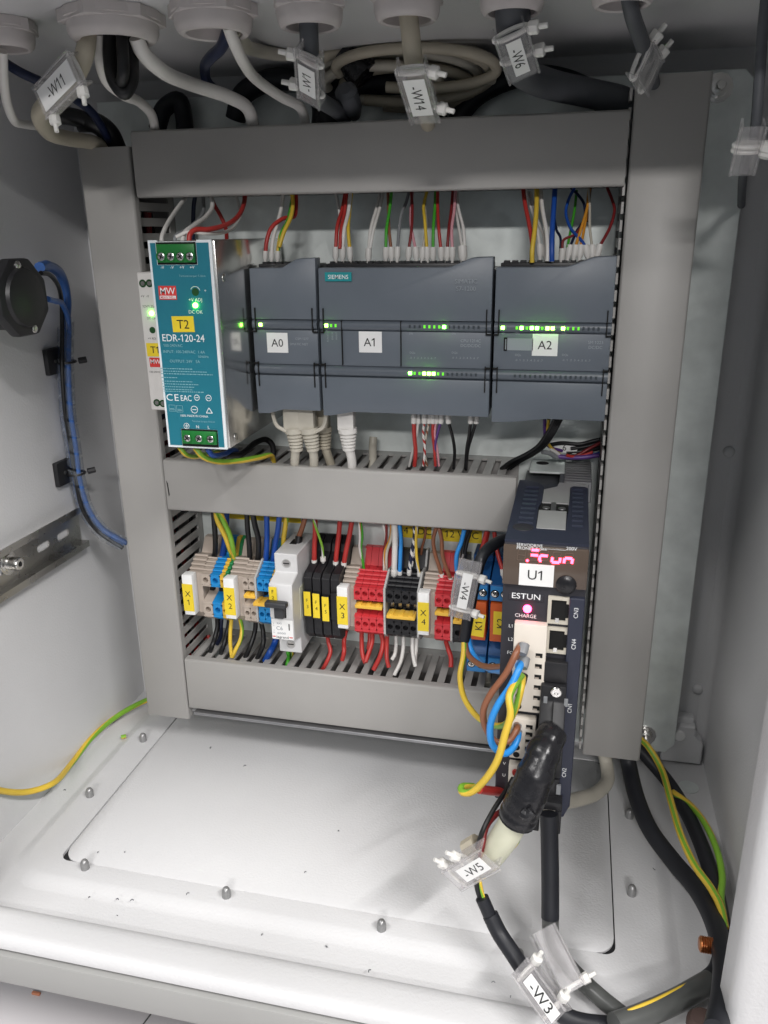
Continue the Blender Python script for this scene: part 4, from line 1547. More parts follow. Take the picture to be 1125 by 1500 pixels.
def digit(cx, cz, segs, dot, w=5.0, h=8.4):
    SEG = {'a': ((-w / 2 + .15, h / 2), (w / 2 - .15, h / 2)), 'g': ((-w / 2 + .15, 0), (w / 2 - .15, 0)), 'd': ((-w / 2 + .15, -h / 2), (w / 2 - .15, -h / 2)),
           'f': ((-w / 2, h / 2 - .15), (-w / 2, .15)), 'b': ((w / 2, h / 2 - .15), (w / 2, .15)), 'e': ((-w / 2, -.15), (-w / 2, -h / 2 + .15)), 'c': ((w / 2, -.15), (w / 2, -h / 2 + .15))}
    for k_ in 'abcdefg':
        on = k_ in segs
        (x0_, z0_), (x1_, z1_) = SEG[k_]
        bm = B()
        sh = 0.10
        A_ = Vector((cx + x0_ + z0_ * sh, YD - 0.05, cz + z0_))
        C_ = Vector((cx + x1_ + z1_ * sh, YD - 0.05, cz + z1_))
        tube(bm, [A_, C_], 0.8 if on else 0.28, 6, k=2)
        for v_ in bm.verts:
            v_.co.y = YD + (v_.co.y - YD) * 0.5
        part('segment', bm, 'segment_red' if on else 'segment_off', dw)
    if dot:
        bm = B()
        lathe(bm, (cx + w * 0.78, YD, cz - h / 2), (0, -1, 0), [(0, 0.75), (0.2, 0.75)], 10)
        part('decimal_point', bm, 'segment_red', dw)


us = [300, 428, 524, 648, 770]
vs_ = [1188, 1190, 1195, 1212, 1222]
segs = ['', 'ag', 'eg', 'cde', 'ceg']
for i in range(5):
    c_ = sp(S1v, us[i], vs_[i], YD)
    digit(c_.x, c_.z + 0.5, segs[i], i in (0, 1), 4.1, 5.9)
c_ = sp(S1v, 448, 1378, YD)
sticker(c_.x - 9.2, c_.x + 9.2, c_.z - 6.5, c_.z + 6.2, YD, 'label_white', srv)
text('U1', (c_.x - 0.2, YD - 0.3, c_.z), 5.6, 'print_black', srv)
c_ = sp(S2v, 745, 110, YD)
bm = B()
lathe(bm, (c_.x, SY - 2.2, c_.z - 0.3), (0, -1, 0), [(0, 5.6), (0.8, 5.4), (1.5, 4.4), (1.9, 2.5), (2.0, 0.3)], 24)
part('thumb_knob', bm, 'tape_black', srv)
YS = SY - 0.1
FP = srv
bm = B()
a_, b_ = sp(S2v, 175, 190, SY), sp(S2v, 520, 285, SY)
box(bm, a_.x, b_.x, SY - 0.6, SY, b_.z, a_.z, 0.2, 1)
part('name_plate', bm, 'servo_front', srv)
c_ = sp(S2v, 345, 228, SY - 0.6)
text('ESTUN', (c_.x, SY - 0.62, c_.z), 3.3, 'print_white', srv, bold=0.02, stretch=1.12)
c_ = sp(S2v, 358, 352, YS)
bm = B()
lathe(bm, (c_.x, SY, c_.z), (0, -1, 0), [(0, 2.3), (0.9, 2.2), (1.6, 1.5), (1.8, 0.3)], 18)
part('charge_lamp', bm, 'led_red', srv)
c_ = sp(S2v, 340, 422, YS)
text('CHARGE', (c_.x, YS, c_.z), 2.1, 'print_white', srv, bold=0.008)
for reg, u, v, s_ in ((S2v, 188, 522, 'L1'), (S2v, 183, 655, 'L2'), (S2v, 178, 788, 'FG'), (S3v, 398, 450, 'V'), (S3v, 395, 537, 'U')):
    p_ = sp(reg, u, v, YS)
    text(s_, (p_.x + 0.4, YS, p_.z), 2.0, 'print_white', srv)


def conn(reg, u0, u1, v0, v1, n, label, dark_top=False):
    """ivory push-in connector with a column of round entries and a column of square ones"""
    A_, C_ = sp(reg, u0, v0, SY - 6), sp(reg, u1, v1, SY - 6)
    x0, x1, z1, z0 = A_.x, C_.x, A_.z, C_.z
    t = part('connector', (lambda b: (box(b, x0, x1, SY - 6, SY - 0.2, z0, z1, 0.7), b)[1])(B()), 'conn_ivory', srv, label)
    h = (z1 - z0)
    for i in range(n):
        z_ = (z1 - (h * 0.27 if n > 5 else h * 0.09)) - (i + 0.5) * (h * (0.73 if n > 5 else 0.9)) / n
        bm = B()
        box(bm, x1 - 5.6, x1 - 1.8, SY - 6.1, SY - 5.9, z_ - 1.35, z_ + 1.35)
        part('spring_slot', bm, 'hole_black', t, smooth=0)
        bm = B()
        box(bm, x1 - 5.4, x1 - 3.2, SY - 6.14, SY - 6.08, z_ - 1.3, z_ - 0.3)
        part('spring_tongue', bm, 'tb_beige', t, smooth=0)
        bm = B()
        lathe(bm, (x0 + 4.2, SY - 5.9, z_), (0, -1, 0), [(0, 1.9), (0.2, 1.9)], 16)
        part('wire_entry', bm, 'hole_black', t, smooth=0)
    return x0, x1, z0, z1


cx0, cx1, cz0, cz1 = conn(S2v, 228, 508, 500, 1405, 6, 'upper ivory connector lit pink by the charge lamp')
conn(S3v, 450, 625, 108, 432, 5, 'middle ivory connector')
bm = B()
A_, C_ = sp(S3v, 436, 462, SY - 6), sp(S3v, 600, 640, SY - 6)
box(bm, A_.x, C_.x, SY - 6, SY - 0.2, C_.z, A_.z, 0.6)
cn3 = part('connector', bm, 'conn_ivory', srv)
bm = B()
lathe(bm, (A_.x + 4, SY - 6, (A_.z + C_.z) / 2 + 3), (0, -1, 0), [(0, 2.0), (1.5, 1.8)], 10)
part('red_plug', bm, 'wire_red', cn3)


def port(u0, u1, v0, v1, s_):
    A_, C_ = sp(S2v, u0, v0, SY - 1.5), sp(S2v, u1, v1, SY - 1.5)
    x0, x1, z1, z0 = A_.x, C_.x, A_.z, C_.z
    bm = B()
    w_, h_ = x1 - x0, z1 - z0
    # frame with a keyed opening
    o_ = [(x0, z0), (x1, z0), (x1, z1), (x0, z1)]
    i_ = [(x0 + w_ * .14, z0 + h_ * .12), (x0 + w_ * .72, z0 + h_ * .12), (x0 + w_ * .72, z0 + h_ * .22), (x0 + w_ * .82, z0 + h_ * .22), (x0 + w_ * .82, z0 + h_ * .34), (x0 + w_ * .93, z0 + h_ * .34), (x0 + w_ * .93, z0 + h_ * .62), (x0 + w_ * .82, z0 + h_ * .62), (x0 + w_ * .82, z0 + h_ * .76), (x0 + w_ * .72, z0 + h_ * .76), (x0 + w_ * .72, z0 + h_ * .88), (x0 + w_ * .14, z0 + h_ * .88)]
    box(bm, x0, x0 + w_ * .14, SY - 1.5, SY, z0, z1)
    box(bm, x0 + w_ * .14, x1, SY - 1.5, SY, z0, z0 + h_ * .12)
    box(bm, x0 + w_ * .14, x1, SY - 1.5, SY, z0 + h_ * .88, z1)
    box(bm, x0 + w_ * .93, x1, SY - 1.5, SY, z0 + h_ * .12, z0 + h_ * .88)
    for a_, b_, c_, d_ in ((.72, .93, .12, .22), (.82, .93, .22, .34), (.82, .93, .62, .76), (.72, .93, .76, .88)):
        box(bm, x0 + w_ * a_, x0 + w_ * b_, SY - 1.45, SY, z0 + h_ * c_, z0 + h_ * d_)
    t = part('network_port', bm, 'port_cream', srv, smooth=0)
    bm = B()
    box(bm, x0 + w_ * .12, x0 + w_ * .95, SY - 0.35, SY - 0.15, z0 + h_ * .1, z0 + h_ * .9)
    part('port_cavity', bm, 'hole_black', t, smooth=0)
    bm = B()
    box(bm, x0 + w_ * .32, x0 + w_ * .46, SY - 1.6, SY - 0.4, z0 + h_ * .06, z0 + h_ * .22)
    part('port_tab', bm, 'bright_screw', t, smooth=0)
    return z0, z1


port(568, 808, 228, 520, 'CN3')
port(548, 788, 532, 815, 'CN4')
for reg, u, v, s_ in ((S2v, 843, 395, 'CN3'), (S2v, 820, 708, 'CN4'), (S2v, 780, 1345, 'CN1'), (S3v, 850, 520, 'CN2')):
    p_ = sp(reg, u, v, ch_y)
    text(s_, (p_.x, ch_y, p_.z), 2.3, 'print_white', srv, right=(0, 0, 1), up=(-1, 0, 0))

# signal connector hood with screw, and the lower one
hood = thing('connector_hood', 'upper black cable connector screwed to the servo drive', 'connector', (165, -185, -245), 'black connector hoods on the servo drive')
A_, C_ = sp(S2v, 520, 880, SY - 6), sp(S2v, 790, 1110, SY - 6)
hx0, hx1 = A_.x + 0.4, C_.x - 2.2
bm = B()
box(bm, hx0, hx1, SY - 6, SY - 0.3, C_.z, A_.z, 0.6)
part('latch_block', bm, 'black_plastic', hood)
E_ = sp(S3v, 740, 330, SY - 20)
bm = B()
prism(bm, [(SY - 0.5, C_.z - 0.4), (SY - 9, C_.z - 0.4), (SY - 9, C_.z - 10), (SY - 14, C_.z - 18), (SY - 19, C_.z - 26), (SY - 19, C_.z - 44), (SY - 10, C_.z - 60), (SY - 0.5, C_.z - 60)], 'x', hx0 - 1.0, hx1 + 0.2, 0.9, 2)
part('shell', bm, 'black_plastic', hood)
bm = B()
box(bm, (hx0 + hx1) / 2 - 0.3, (hx0 + hx1) / 2 + 0.1, SY - 19.15, SY - 8, C_.z - 44, C_.z - 10)
part('shell_seam', bm, 'hole_black', hood, smooth=0)
p_ = sp(S2v, 648, 1168, SY - 9)
bm = B()
lathe(bm, (p_.x, SY - 9, p_.z), (0, -1, 0), [(0, 2.9), (0.6, 3.1), (2.4, 3.1), (3.0, 2.6), (3.0, 1.2), (2.2, 1.1)], 18)
part('screw', bm, 'bright_screw', hood)
for dx in (-5.6, 5.6):
    bm = B()
    box(bm, p_.x + dx - 1.1, p_.x + dx + 1.1, SY - 9.8, SY - 8.8, p_.z - 9.5, p_.z - 4.5, 0.2, 1)
    part('latch_tab', bm, 'wire_grey', hood)

hood2 = thing('connector_hood', 'lower black cable connector at the bottom of the servo drive', 'connector', (165, -185, -275), 'black connector hoods on the servo drive')
A_, C_ = sp(S3v, 665, 560, SY - 6), sp(S3v, 820, 730, SY - 6)
bm = B()
box(bm, hx0 + 1, hx1, SY - 6, SY - 0.3, C_.z, A_.z, 0.6)
part('latch_block', bm, 'black_plastic', hood2)
A_, C_ = sp(S3v, 622, 728, SY - 12), sp(S3v, 820, 985, SY - 12)
bm = B()
box(bm, A_.x, C_.x, SY - 12, SY + 2, C_.z + 16, A_.z, 1.0)
box(bm, A_.x, A_.x + 4.0, SY - 12, SY + 2, C_.z, C_.z + 16, 0.6)
box(bm, C_.x - 2.6, C_.x, SY - 12, SY + 2, C_.z, C_.z + 16, 0.6)
part('shell', bm, 'black_plastic', hood2)
for u, v in ((808, 645), (512, 560)):
    p_ = sp(S3v, u, v, SY - 7)
    bm = B()
    box(bm, p_.x - 1.3, p_.x + 1.3, SY - 8, SY - 6.2, p_.z - 3.2, p_.z + 3.2, 0.2, 1)
    part('latch_tab', bm, 'wire_grey', hood2)
# ------------------------------------------------------------------ wires above the upper row
def nth(i):
    return ['first', 'second', 'third', 'fourth', 'fifth', 'sixth', 'seventh', 'eighth', 'ninth', 'tenth', 'eleventh', 'twelfth', 'thirteenth', 'fourteenth', 'fifteenth', 'sixteenth', 'seventeenth', 'eighteenth', 'nineteenth', 'twentieth'][i]


G1 = 'thin wires between the upper duct and the modules'
# teal supply
wire('wire_white', W((276, 276, -40), (272, 288, -45), (260, 305, -65), (243, 332, -100), (237, 348, -112), (237, 356, -116)), 1.35, 'white wire into the first screw terminal of the teal supply', True, G1, flen=5)
wire('wire_grey', W((297, 272, -25), (298, 295, -32), (298, 310, -45), (285, 328, -80), (268, 340, -105), (257, 347, -114), (256, 356, -116)), 1.3, 'pale grey wire into the second screw terminal of the teal supply', True, G1, flen=6)
wire('wire_white', W((308, 274, -40), (310, 290, -45), (311, 302, -52), (303, 316, -70), (285, 330, -95), (270, 342, -110), (267, 356, -116)), 1.45, 'white wire arching into the third screw terminal of the teal supply', True, G1, flen=7)
wire('wire_red', W((359, 274, -30), (358, 295, -40), (350, 315, -60), (332, 329, -85), (305, 336, -104), (285, 337, -112), (278, 344, -115), (277, 356, -116)), 1.55, 'red wire sweeping over to the fourth screw terminal of the teal supply', True, G1, flen=7)
wire('wire_white', W((343, 278, -15), (352, 310, -25), (345, 330, -50), (325, 341, -85), (300, 342, -106), (275, 340, -113), (258, 347, -115)), 1.1, 'thin white wire running below the red one to the teal supply', None, G1)
wire('wire_red', W((305, 274, -12), (313, 298, -18), (324, 318, -22), (331, 336, -20), (332, 360, -16), (330, 400, -14)), 1.4, 'red wire dropping behind the teal supply', None, G1)
wire('wire_navy', W((288, 276, -8), (284, 300, -8), (283, 330, -8), (283, 380, -6)), 1.6, 'dark blue wire close to the plate behind the teal supply', None, G1)
# A0
for col, c2, pts, s_ in (('wire_red', None, ((433, 276, -30), (434, 300, -32), (431, 317, -38), (415, 320, -46), (398, 333, -52), (391, 352, -55), (389, 370, -56)), 'red wire looping into the top of module A0'),
                         ('wire_white', None, ((415, 276, -34), (413, 300, -38), (406, 328, -48), (400, 350, -54), (398, 371, -56)), 'white wire into the top of module A0'),
                         ('wire_green', 'wire_yellow', ((430, 276, -34), (427, 300, -36), (421, 325, -46), (411, 345, -54), (407, 370, -56)), 'green wire into the top of module A0'),
                         ('wire_yellow', None, ((426, 276, -40), (429, 296, -40), (426, 318, -48), (416, 340, -55), (409, 362, -58)), 'yellow wire alongside the green one above module A0')):
    wire(col, W(*pts), 1.35, s_, True if 'yellow wire' not in s_ else None, G1, col2=c2)
# A1
R4x = [
    ('wire_red', ((133, 40, -30), (120, 110, -40), (103, 170, -52), (98, 245, -56)), 1.5, 'red wire, leftmost into the top of module A1', True),
    ('wire_red', ((137, 40, -34), (128, 120, -44), (116, 180, -54), (112, 245, -58)), 1.4, 'second red wire into the top of module A1', None),
    ('wire_white', ((95, 40, -28), (104, 80, -30), (113, 140, -38), (118, 220, -54)), 1.3, 'white wire crossing behind the red pair above module A1', None),
    ('wire_white', ((151, 40, -34), (141, 120, -44), (127, 180, -54), (122, 245, -56)), 1.5, 'white wire beside the red pair above module A1', True),
    ('wire_yellow', ((154, 40, -34), (145, 120, -42), (141, 180, -52), (146, 245, -56)), 1.4, 'yellow wire between the red pair and the white pair above module A1', True),
    ('wire_white', ((252, 45, -24), (240, 100, -34), (218, 180, -50), (211, 250, -56)), 1.4, 'left one of the white pair above module A1', True),
    ('wire_white', ((262, 50, -28), (248, 110, -38), (228, 180, -52), (216, 245, -57)), 1.3, 'right one of the white pair above module A1', None),
    ('wire_green', ((291, 40, -34), (283, 110, -44), (272, 180, -54), (270, 245, -56)), 1.2, 'green wire just right of the white pair above module A1', True),
    ('wire_brown', ((277, 40, -30), (279, 110, -40), (281, 180, -52), (288, 245, -56)), 1.2, 'brown wire beside the green one above module A1', True),
    ('wire_grey', ((352, 40, -24), (340, 85, -30), (322, 130, -42), (310, 245, -56)), 1.3, 'grey wire curving into the top of module A1', True),
    ('wire_darkred', ((357, 40, -30), (361, 110, -42), (358, 180, -52), (349, 245, -56)), 1.1, 'dark wire crossing a pink one above module A1', True),
    ('wire_pink', ((362, 45, -26), (356, 110, -38), (357, 170, -50), (372, 245, -56)), 1.1, 'pink wire crossing a dark one above module A1', True),
    ('wire_cream', ((408, 45, -26), (404, 100, -36), (408, 170, -50), (397, 245, -56)), 1.1, 'cream wire beside the yellow one above module A1', True),
    ('wire_yellow', ((412, 45, -30), (400, 95, -38), (404, 150, -50), (411, 245, -57)), 1.25, 'yellow wire in the right half above module A1', True),
    ('wire_green', ((441, 45, -30), (438, 110, -42), (433, 180, -54), (432, 245, -56)), 1.2, 'green wire left of a red one in the right half above module A1', True),
    ('wire_red', ((448, 35, -30), (448, 110, -42), (452, 180, -54), (459, 245, -56)), 1.25, 'red wire next to the green one in the right half above module A1', True),
    ('wire_darkred', ((500, 40, -30), (495, 110, -40), (486, 180, -52), (481, 245, -56)), 1.2, 'dark red wire near the right end of module A1', True),
    ('wire_pink', ((510, 40, -34), (505, 110, -44), (496, 180, -54), (498, 245, -57)), 1.2, 'pink wire near the right end of module A1', True),
    ('wire_white', ((508, 45, -24), (510, 100, -34), (522, 180, -48), (533, 242, -56)), 1.2, 'white wire, last but one into the top of module A1', 'big'),
    ('wire_white', ((514, 45, -28), (518, 100, -40), (537, 180, -52), (541, 242, -57)), 1.2, 'white wire, last into the top of module A1', None),
    # A2
    ('wire_red', ((741, 35, -34), (748, 90, -44), (762, 160, -54), (772, 225, -60), (773, 275, -62)), 1.6, 'red wire, leftmost into the top of module A2', None),
    ('wire_yellow', ((788, 35, -40), (787, 110, -52), (780, 190, -62), (772, 255, -66), (772, 292, -66)), 1.75, 'thick yellow wire into the top of module A2', None),
    ('wire_white', ((752, 45, -26), (768, 100, -34), (788, 170, -48), (798, 235, -54)), 1.3, 'white wire behind the yellow one above module A2', True),
    ('wire_white', ((765, 50, -26), (785, 130, -38), (812, 200, -50), (818, 240, -54)), 1.2, 'thin white wire slanting behind the blue one above module A2', True),
    ('wire_white', ((801, 40, -36), (808, 110, -48), (822, 190, -60), (826, 255, -65), (824, 288, -66)), 1.6, 'white wire between the yellow and blue ones above module A2', None),
    ('wire_blue', ((851, 35, -38), (846, 110, -52), (841, 190, -62), (840, 255, -66), (840, 288, -66)), 1.9, 'thick blue wire into the top of module A2', None),
    ('wire_navy', ((846, 120, -30), (856, 180, -42), (870, 210, -50), (868, 262, -54)), 1.0, 'thin navy wire right of the thick blue one above module A2', None),
    ('wire_darkred', ((955, 150, -44), (920, 195, -50), (880, 215, -53), (876, 250, -55)), 1.0, 'thin dark wire bending left into module A2', True),
    ('wire_blue', ((918, 35, -28), (898, 75, -34), (888, 120, -40), (905, 175, -48), (940, 215, -54), (956, 238, -56)), 1.15, 'blue wire looping to the right above module A2', True),
    ('wire_navy', ((905, 35, -26), (930, 60, -30), (950, 90, -34), (952, 140, -40), (925, 185, -48), (902, 238, -55)), 1.05, 'navy wire looping to the left above module A2', True),
    ('wire_green', ((925, 45, -22), (918, 110, -32), (905, 180, -46), (893, 240, -56)), 1.0, 'thin green wire above module A2', None),
    ('wire_orange', ((969, 40, -28), (962, 100, -38), (945, 160, -48), (921, 238, -56)), 1.1, 'left orange wire above module A2', True),
    ('wire_orange', ((966, 45, -24), (960, 110, -36), (952, 170, -48), (939, 238, -56)), 1.0, 'right orange wire above module A2', True),
    ('wire_cream', ((966, 35, -30), (970, 100, -38), (970, 170, -48), (978, 238, -56)), 1.0, 'cream wire right of the orange pair above module A2', True),
    ('wire_brown', ((973, 35, -26), (967, 90, -32), (963, 150, -40)), 1.0, 'short brown wire above the orange pair at module A2', None),
    ('wire_darkred', ((1030, 35, -26), (1046, 75, -32), (1055, 110, -38), (1040, 170, -48), (1004, 236, -56)), 1.1, 'dark red wire bowing out beside the right duct above module A2', True),
]
for col, pts, r, lab, fe in R4x:
    wire(col, ZW(R4, *pts), r * 0.84, lab, True if fe else None, G1, fr=2.9 if fe == 'big' else 2.0, flen=11 if fe == 'big' else 9.5)
# spare ferrules standing in the A1 and A2 strips
G2 = 'thin wires between the modules and the middle duct'
R4y = [
    ('wire_red', ((368, 990, -46), (372, 940, -50), (368, 890, -56), (366, 838, -60)), 1.7, 'thick red wire below module A1', True, None),
    ('wire_white', ((350, 992, -40), (362, 940, -46), (374, 890, -54), (381, 838, -58)), 1.1, 'white wire crossing the thick red one below module A1', True, None),
    ('wire_white', ((398, 990, -48), (404, 930, -52), (398, 880, -56), (402, 838, -60)), 1.1, 'white wire with red bands below module A1', True, 'wire_red'),
    ('wire_cream', ((410, 990, -44), (402, 930, -50), (410, 880, -55), (419, 838, -58)), 1.1, 'cream wire with brown bands below module A1', True, 'wire_brown'),
    ('wire_red', ((440, 990, -46), (436, 930, -50), (431, 880, -55), (432, 838, -59)), 1.2, 'thin red wire crossing a purple one below module A1', True, None),
    ('wire_pink', ((452, 990, -44), (446, 930, -49), (438, 880, -55), (442, 838, -58)), 1.0, 'pink wire beside the purple one below module A1', None, None),
    ('wire_purple', ((441, 992, -44), (438, 930, -50), (447, 880, -55), (459, 838, -59)), 1.1, 'purple wire below module A1', True, None),
    ('wire_black', ((503, 1000, -40), (506, 940, -45), (500, 895, -52), (485, 838, -59)), 1.3, 'single black wire below module A1', True, None),
    ('wire_black', ((543, 1000, -40), (548, 930, -46), (556, 885, -52), (561, 838, -58)), 1.25, 'left one of the black pair below module A1', True, None),
    ('wire_black', ((545, 1004, -36), (552, 935, -43), (566, 885, -50), (580, 838, -56)), 1.25, 'right one of the black pair below module A1', True, None),
]
for col, pts, r, lab, fe, c2 in R4y:
    wire(col, ZW(R4, *pts), r * 0.86, lab, True, G2, col2=c2, flen=8.5, fr=1.9, twist=30, stripe=3)
# black bundle leaving module A2
for i, (a, b, c) in enumerate(((850, 800, 700), (857, 806, 705), (862, 812, 712), (866, 820, 722), (871, 826, 730))):
    wire('wire_black', ZW(R4, (a, 830, -56 + i), (a - 22, 872, -52), (b - 6 - i, 920, -48 + i), (b - 46, 948, -45 + i * 2), (c, 975, -42 + i * 2), (c - 34, 1000, -34 + i)), 1.35, '%s black wire of the bundle below module A2' % nth(i), None, G2)
R9 = (740, 590, 6.25)
for col, pts, r, lab in (
        ('wire_purple', ((362, 150, -50), (362, 230, -46), (368, 330, -38), (400, 400, -30), (520, 440, -22)), 1.1, 'thin purple wire from module A2 into the tangle above the servo drive'),
        ('wire_yellow', ((400, 150, -50), (388, 230, -46), (382, 330, -38), (415, 405, -30), (500, 470, -22)), 1.1, 'yellow wire from module A2 into the tangle above the servo drive'),
        ('wire_white', ((410, 420, -30), (460, 450, -26), (540, 500, -20), (640, 505, -16)), 1.3, 'white wire in the tangle above the servo drive'),
        ('wire_grey', ((340, 450, -34), (400, 460, -30), (480, 500, -24), (600, 500, -18)), 1.6, 'grey wire in the tangle above the servo drive'),
        ('wire_black', ((400, 385, -20), (520, 368, -16), (680, 378, -14), (800, 350, -14), (920, 325, -14)), 1.4, 'black wire rising right above the servo drive'),
        ('wire_black', ((600, 420, -14), (740, 400, -14), (840, 370, -14), (930, 330, -16)), 1.3, 'short black wire into the right duct above the servo drive'),
        ('wire_darkred', ((540, 500, -20), (660, 480, -18), (760, 425, -16), (900, 350, -16)), 1.2, 'dark red wire into the right duct above the servo drive'),
        ('wire_red', ((560, 480, -26), (640, 495, -24), (720, 480, -22), (800, 450, -20)), 1.1, 'short red wire in the tangle above the servo drive'),
        ('wire_blue', ((700, 490, -22), (790, 480, -20), (850, 465, -18), (910, 440, -18)), 1.2, 'blue wire into the right duct above the servo drive'),
        ('wire_purple', ((480, 490, -24), (580, 500, -24), (700, 500, -24), (860, 480, -22)), 1.6, 'dark purple wire lying along the top of the servo drive'),
        ('wire_black', ((560, 450, -12), (700, 445, -12), (800, 425, -12), (915, 400, -14)), 1.8, 'thicker black wire into the right duct above the servo drive')):
    wire(col, ZW(R9, *pts), r, lab, None, 'tangle of thin wires above the servo drive')
c = at(740 + 543 / 6.25, 590 + 405 / 6.25, y=-12)
t = thing('wire_tag', 'small white wire tag in the tangle above the servo drive', 'tag', (c.x, -12, c.z - 5))
bm = B()
box(bm, c.x - 9, c.x + 9, -13.5, -11.5, c.z - 4.2, c.z + 4.2, 0.5)
bmesh.ops.rotate(bm, verts=bm.verts, cent=c, matrix=Matrix.Rotation(0.05, 3, 'Y'))
part('plate', bm, 'label_white', t)
text('6', (c.x, -13.6, c.z), 4.2, 'print_black', t)

# ------------------------------------------------------------------ network plugs
RJ = (390, 590, 5.357)


def plug(lab, pts_c, u0, v0, v1, mcol, tilt=0.0, y=-62, small=False, clip=0):
    """pts: top of plug body; boot follows; cable continues"""
    t = thing('network_plug', lab, 'plug', at(390 + u0 / 5.357, 590 + v1 / 5.357, y=y), 'network cables plugged in below the modules')
    A_ = at(390 + u0 / 5.357, 590 + v0 / 5.357, y=y)
    C_ = at(390 + (u0 + tilt) / 5.357, 590 + v1 / 5.357, y=y)
    L_ = (A_ - C_).length
    d = (C_ - A_).normalized()
    bm = B()
    box(bm, A_.x - 5.6, A_.x + 5.6, y - 4, y + 4, A_.z - L_ * 0.42, A_.z + 4, 0.5)
    part('plug_body', bm, mcol, t)
    # ribbed boot
    bm = B()
    prof = [(0, 6.6), (L_ * 0.14, 6.6)]
    nb = 5
    s0 = L_ * 0.16
    for i in range(nb):
        a_ = s0 + (L_ * 0.44) * i / nb
        w_ = L_ * 0.44 / nb
        rr = 5.9 - 0.35 * i
        prof += [(a_, rr - 1.1), (a_ + w_ * 0.25, rr - 1.1), (a_ + w_ * 0.3, rr), (a_ + w_ * 0.95, rr)]
    prof += [(L_ * 0.62, 4.0)]
    lathe(bm, A_ + d * L_ * 0.38, d, prof, 18)
    for v_ in bm.verts:
        v_.co.y = y + (v_.co.y - y) * 0.85
    part('boot', bm, mcol, t)
    if clip:
        bm = B()
        q = A_ + d * (L_ * 0.45)
        tube(bm, [q + Vector((clip * 5, -3, 0)), q + Vector((clip * 11, -4, 4)), q + Vector((clip * 13.5, -4, 12)), q + Vector((clip * 14, -3, 17))], 1.4, 6)
        part('latch_guard', bm, mcol, t)
    bm = B()
    tube(bm, [A_ + d * L_ * 0.9] + pts_c, 3.2, 12)
    part('cable', bm, mcol, t, smooth=60)


plug('grey network plug, leftmost of three below module A0', W((432, 672, -58), (433, 700, -45)), 205, 82, 380, 'wire_cream', 35, clip=-1)
plug('grey network plug, middle of three below module A0', W((460, 672, -58), (459, 700, -45)), 320, 82, 380, 'wire_cream', 50, clip=1)
plug('darker grey network plug, rightmost of three below module A0', W((482, 672, -44), (492, 700, -38)), 430, 85, 360, 'wire_beige', 30, y=-48)  # set further back, in a darker beige than the two beside it
plug('white network plug below the left end of module A1', W((515, 672, -58), (516, 704, -46)), 630, 85, 375, 'wire_white', 20)
wire('wire_cream', W((547, 640, -14), (546, 652, -16), (546, 672, -24), (544, 700, -30)), 3.0, 'short upright grey cable beside the white network plug', name='cable', cat='cable', n=12)

# earth wires under the teal supply
for col, c2, pts, r, lab in (('wire_yellow', 'wire_lime', ((263, 655, -112), (270, 664, -112), (283, 669, -98), (300, 666, -70), (320, 662, -50)), 1.7, 'yellow green wire leaving the first lower terminal of the teal supply'),
                             ('wire_yellow', 'wire_lime', ((286, 656, -112), (296, 668, -112), (318, 676, -100), (350, 675, -82), (380, 670, -62), (398, 668, -45), (402, 690, -36)), 2.0, 'yellow green wire curving along the top of the middle duct'),
                             ('wire_blue', None, ((304, 657, -112), (310, 666, -108), (325, 666, -90), (345, 660, -60), (352, 680, -40)), 1.8, 'blue wire under the teal supply'),
                             ('wire_black', None, ((330, 668, -80), (355, 664, -60), (375, 648, -40), (390, 644, -30), (399, 652, -28), (400, 680, -30)), 2.2, 'black wire humped behind the yellow green one under the teal supply')):
    wire(col, W(*pts), r, lab, None, 'wires under the teal power supply', col2=c2, stripe=4, twist=2)

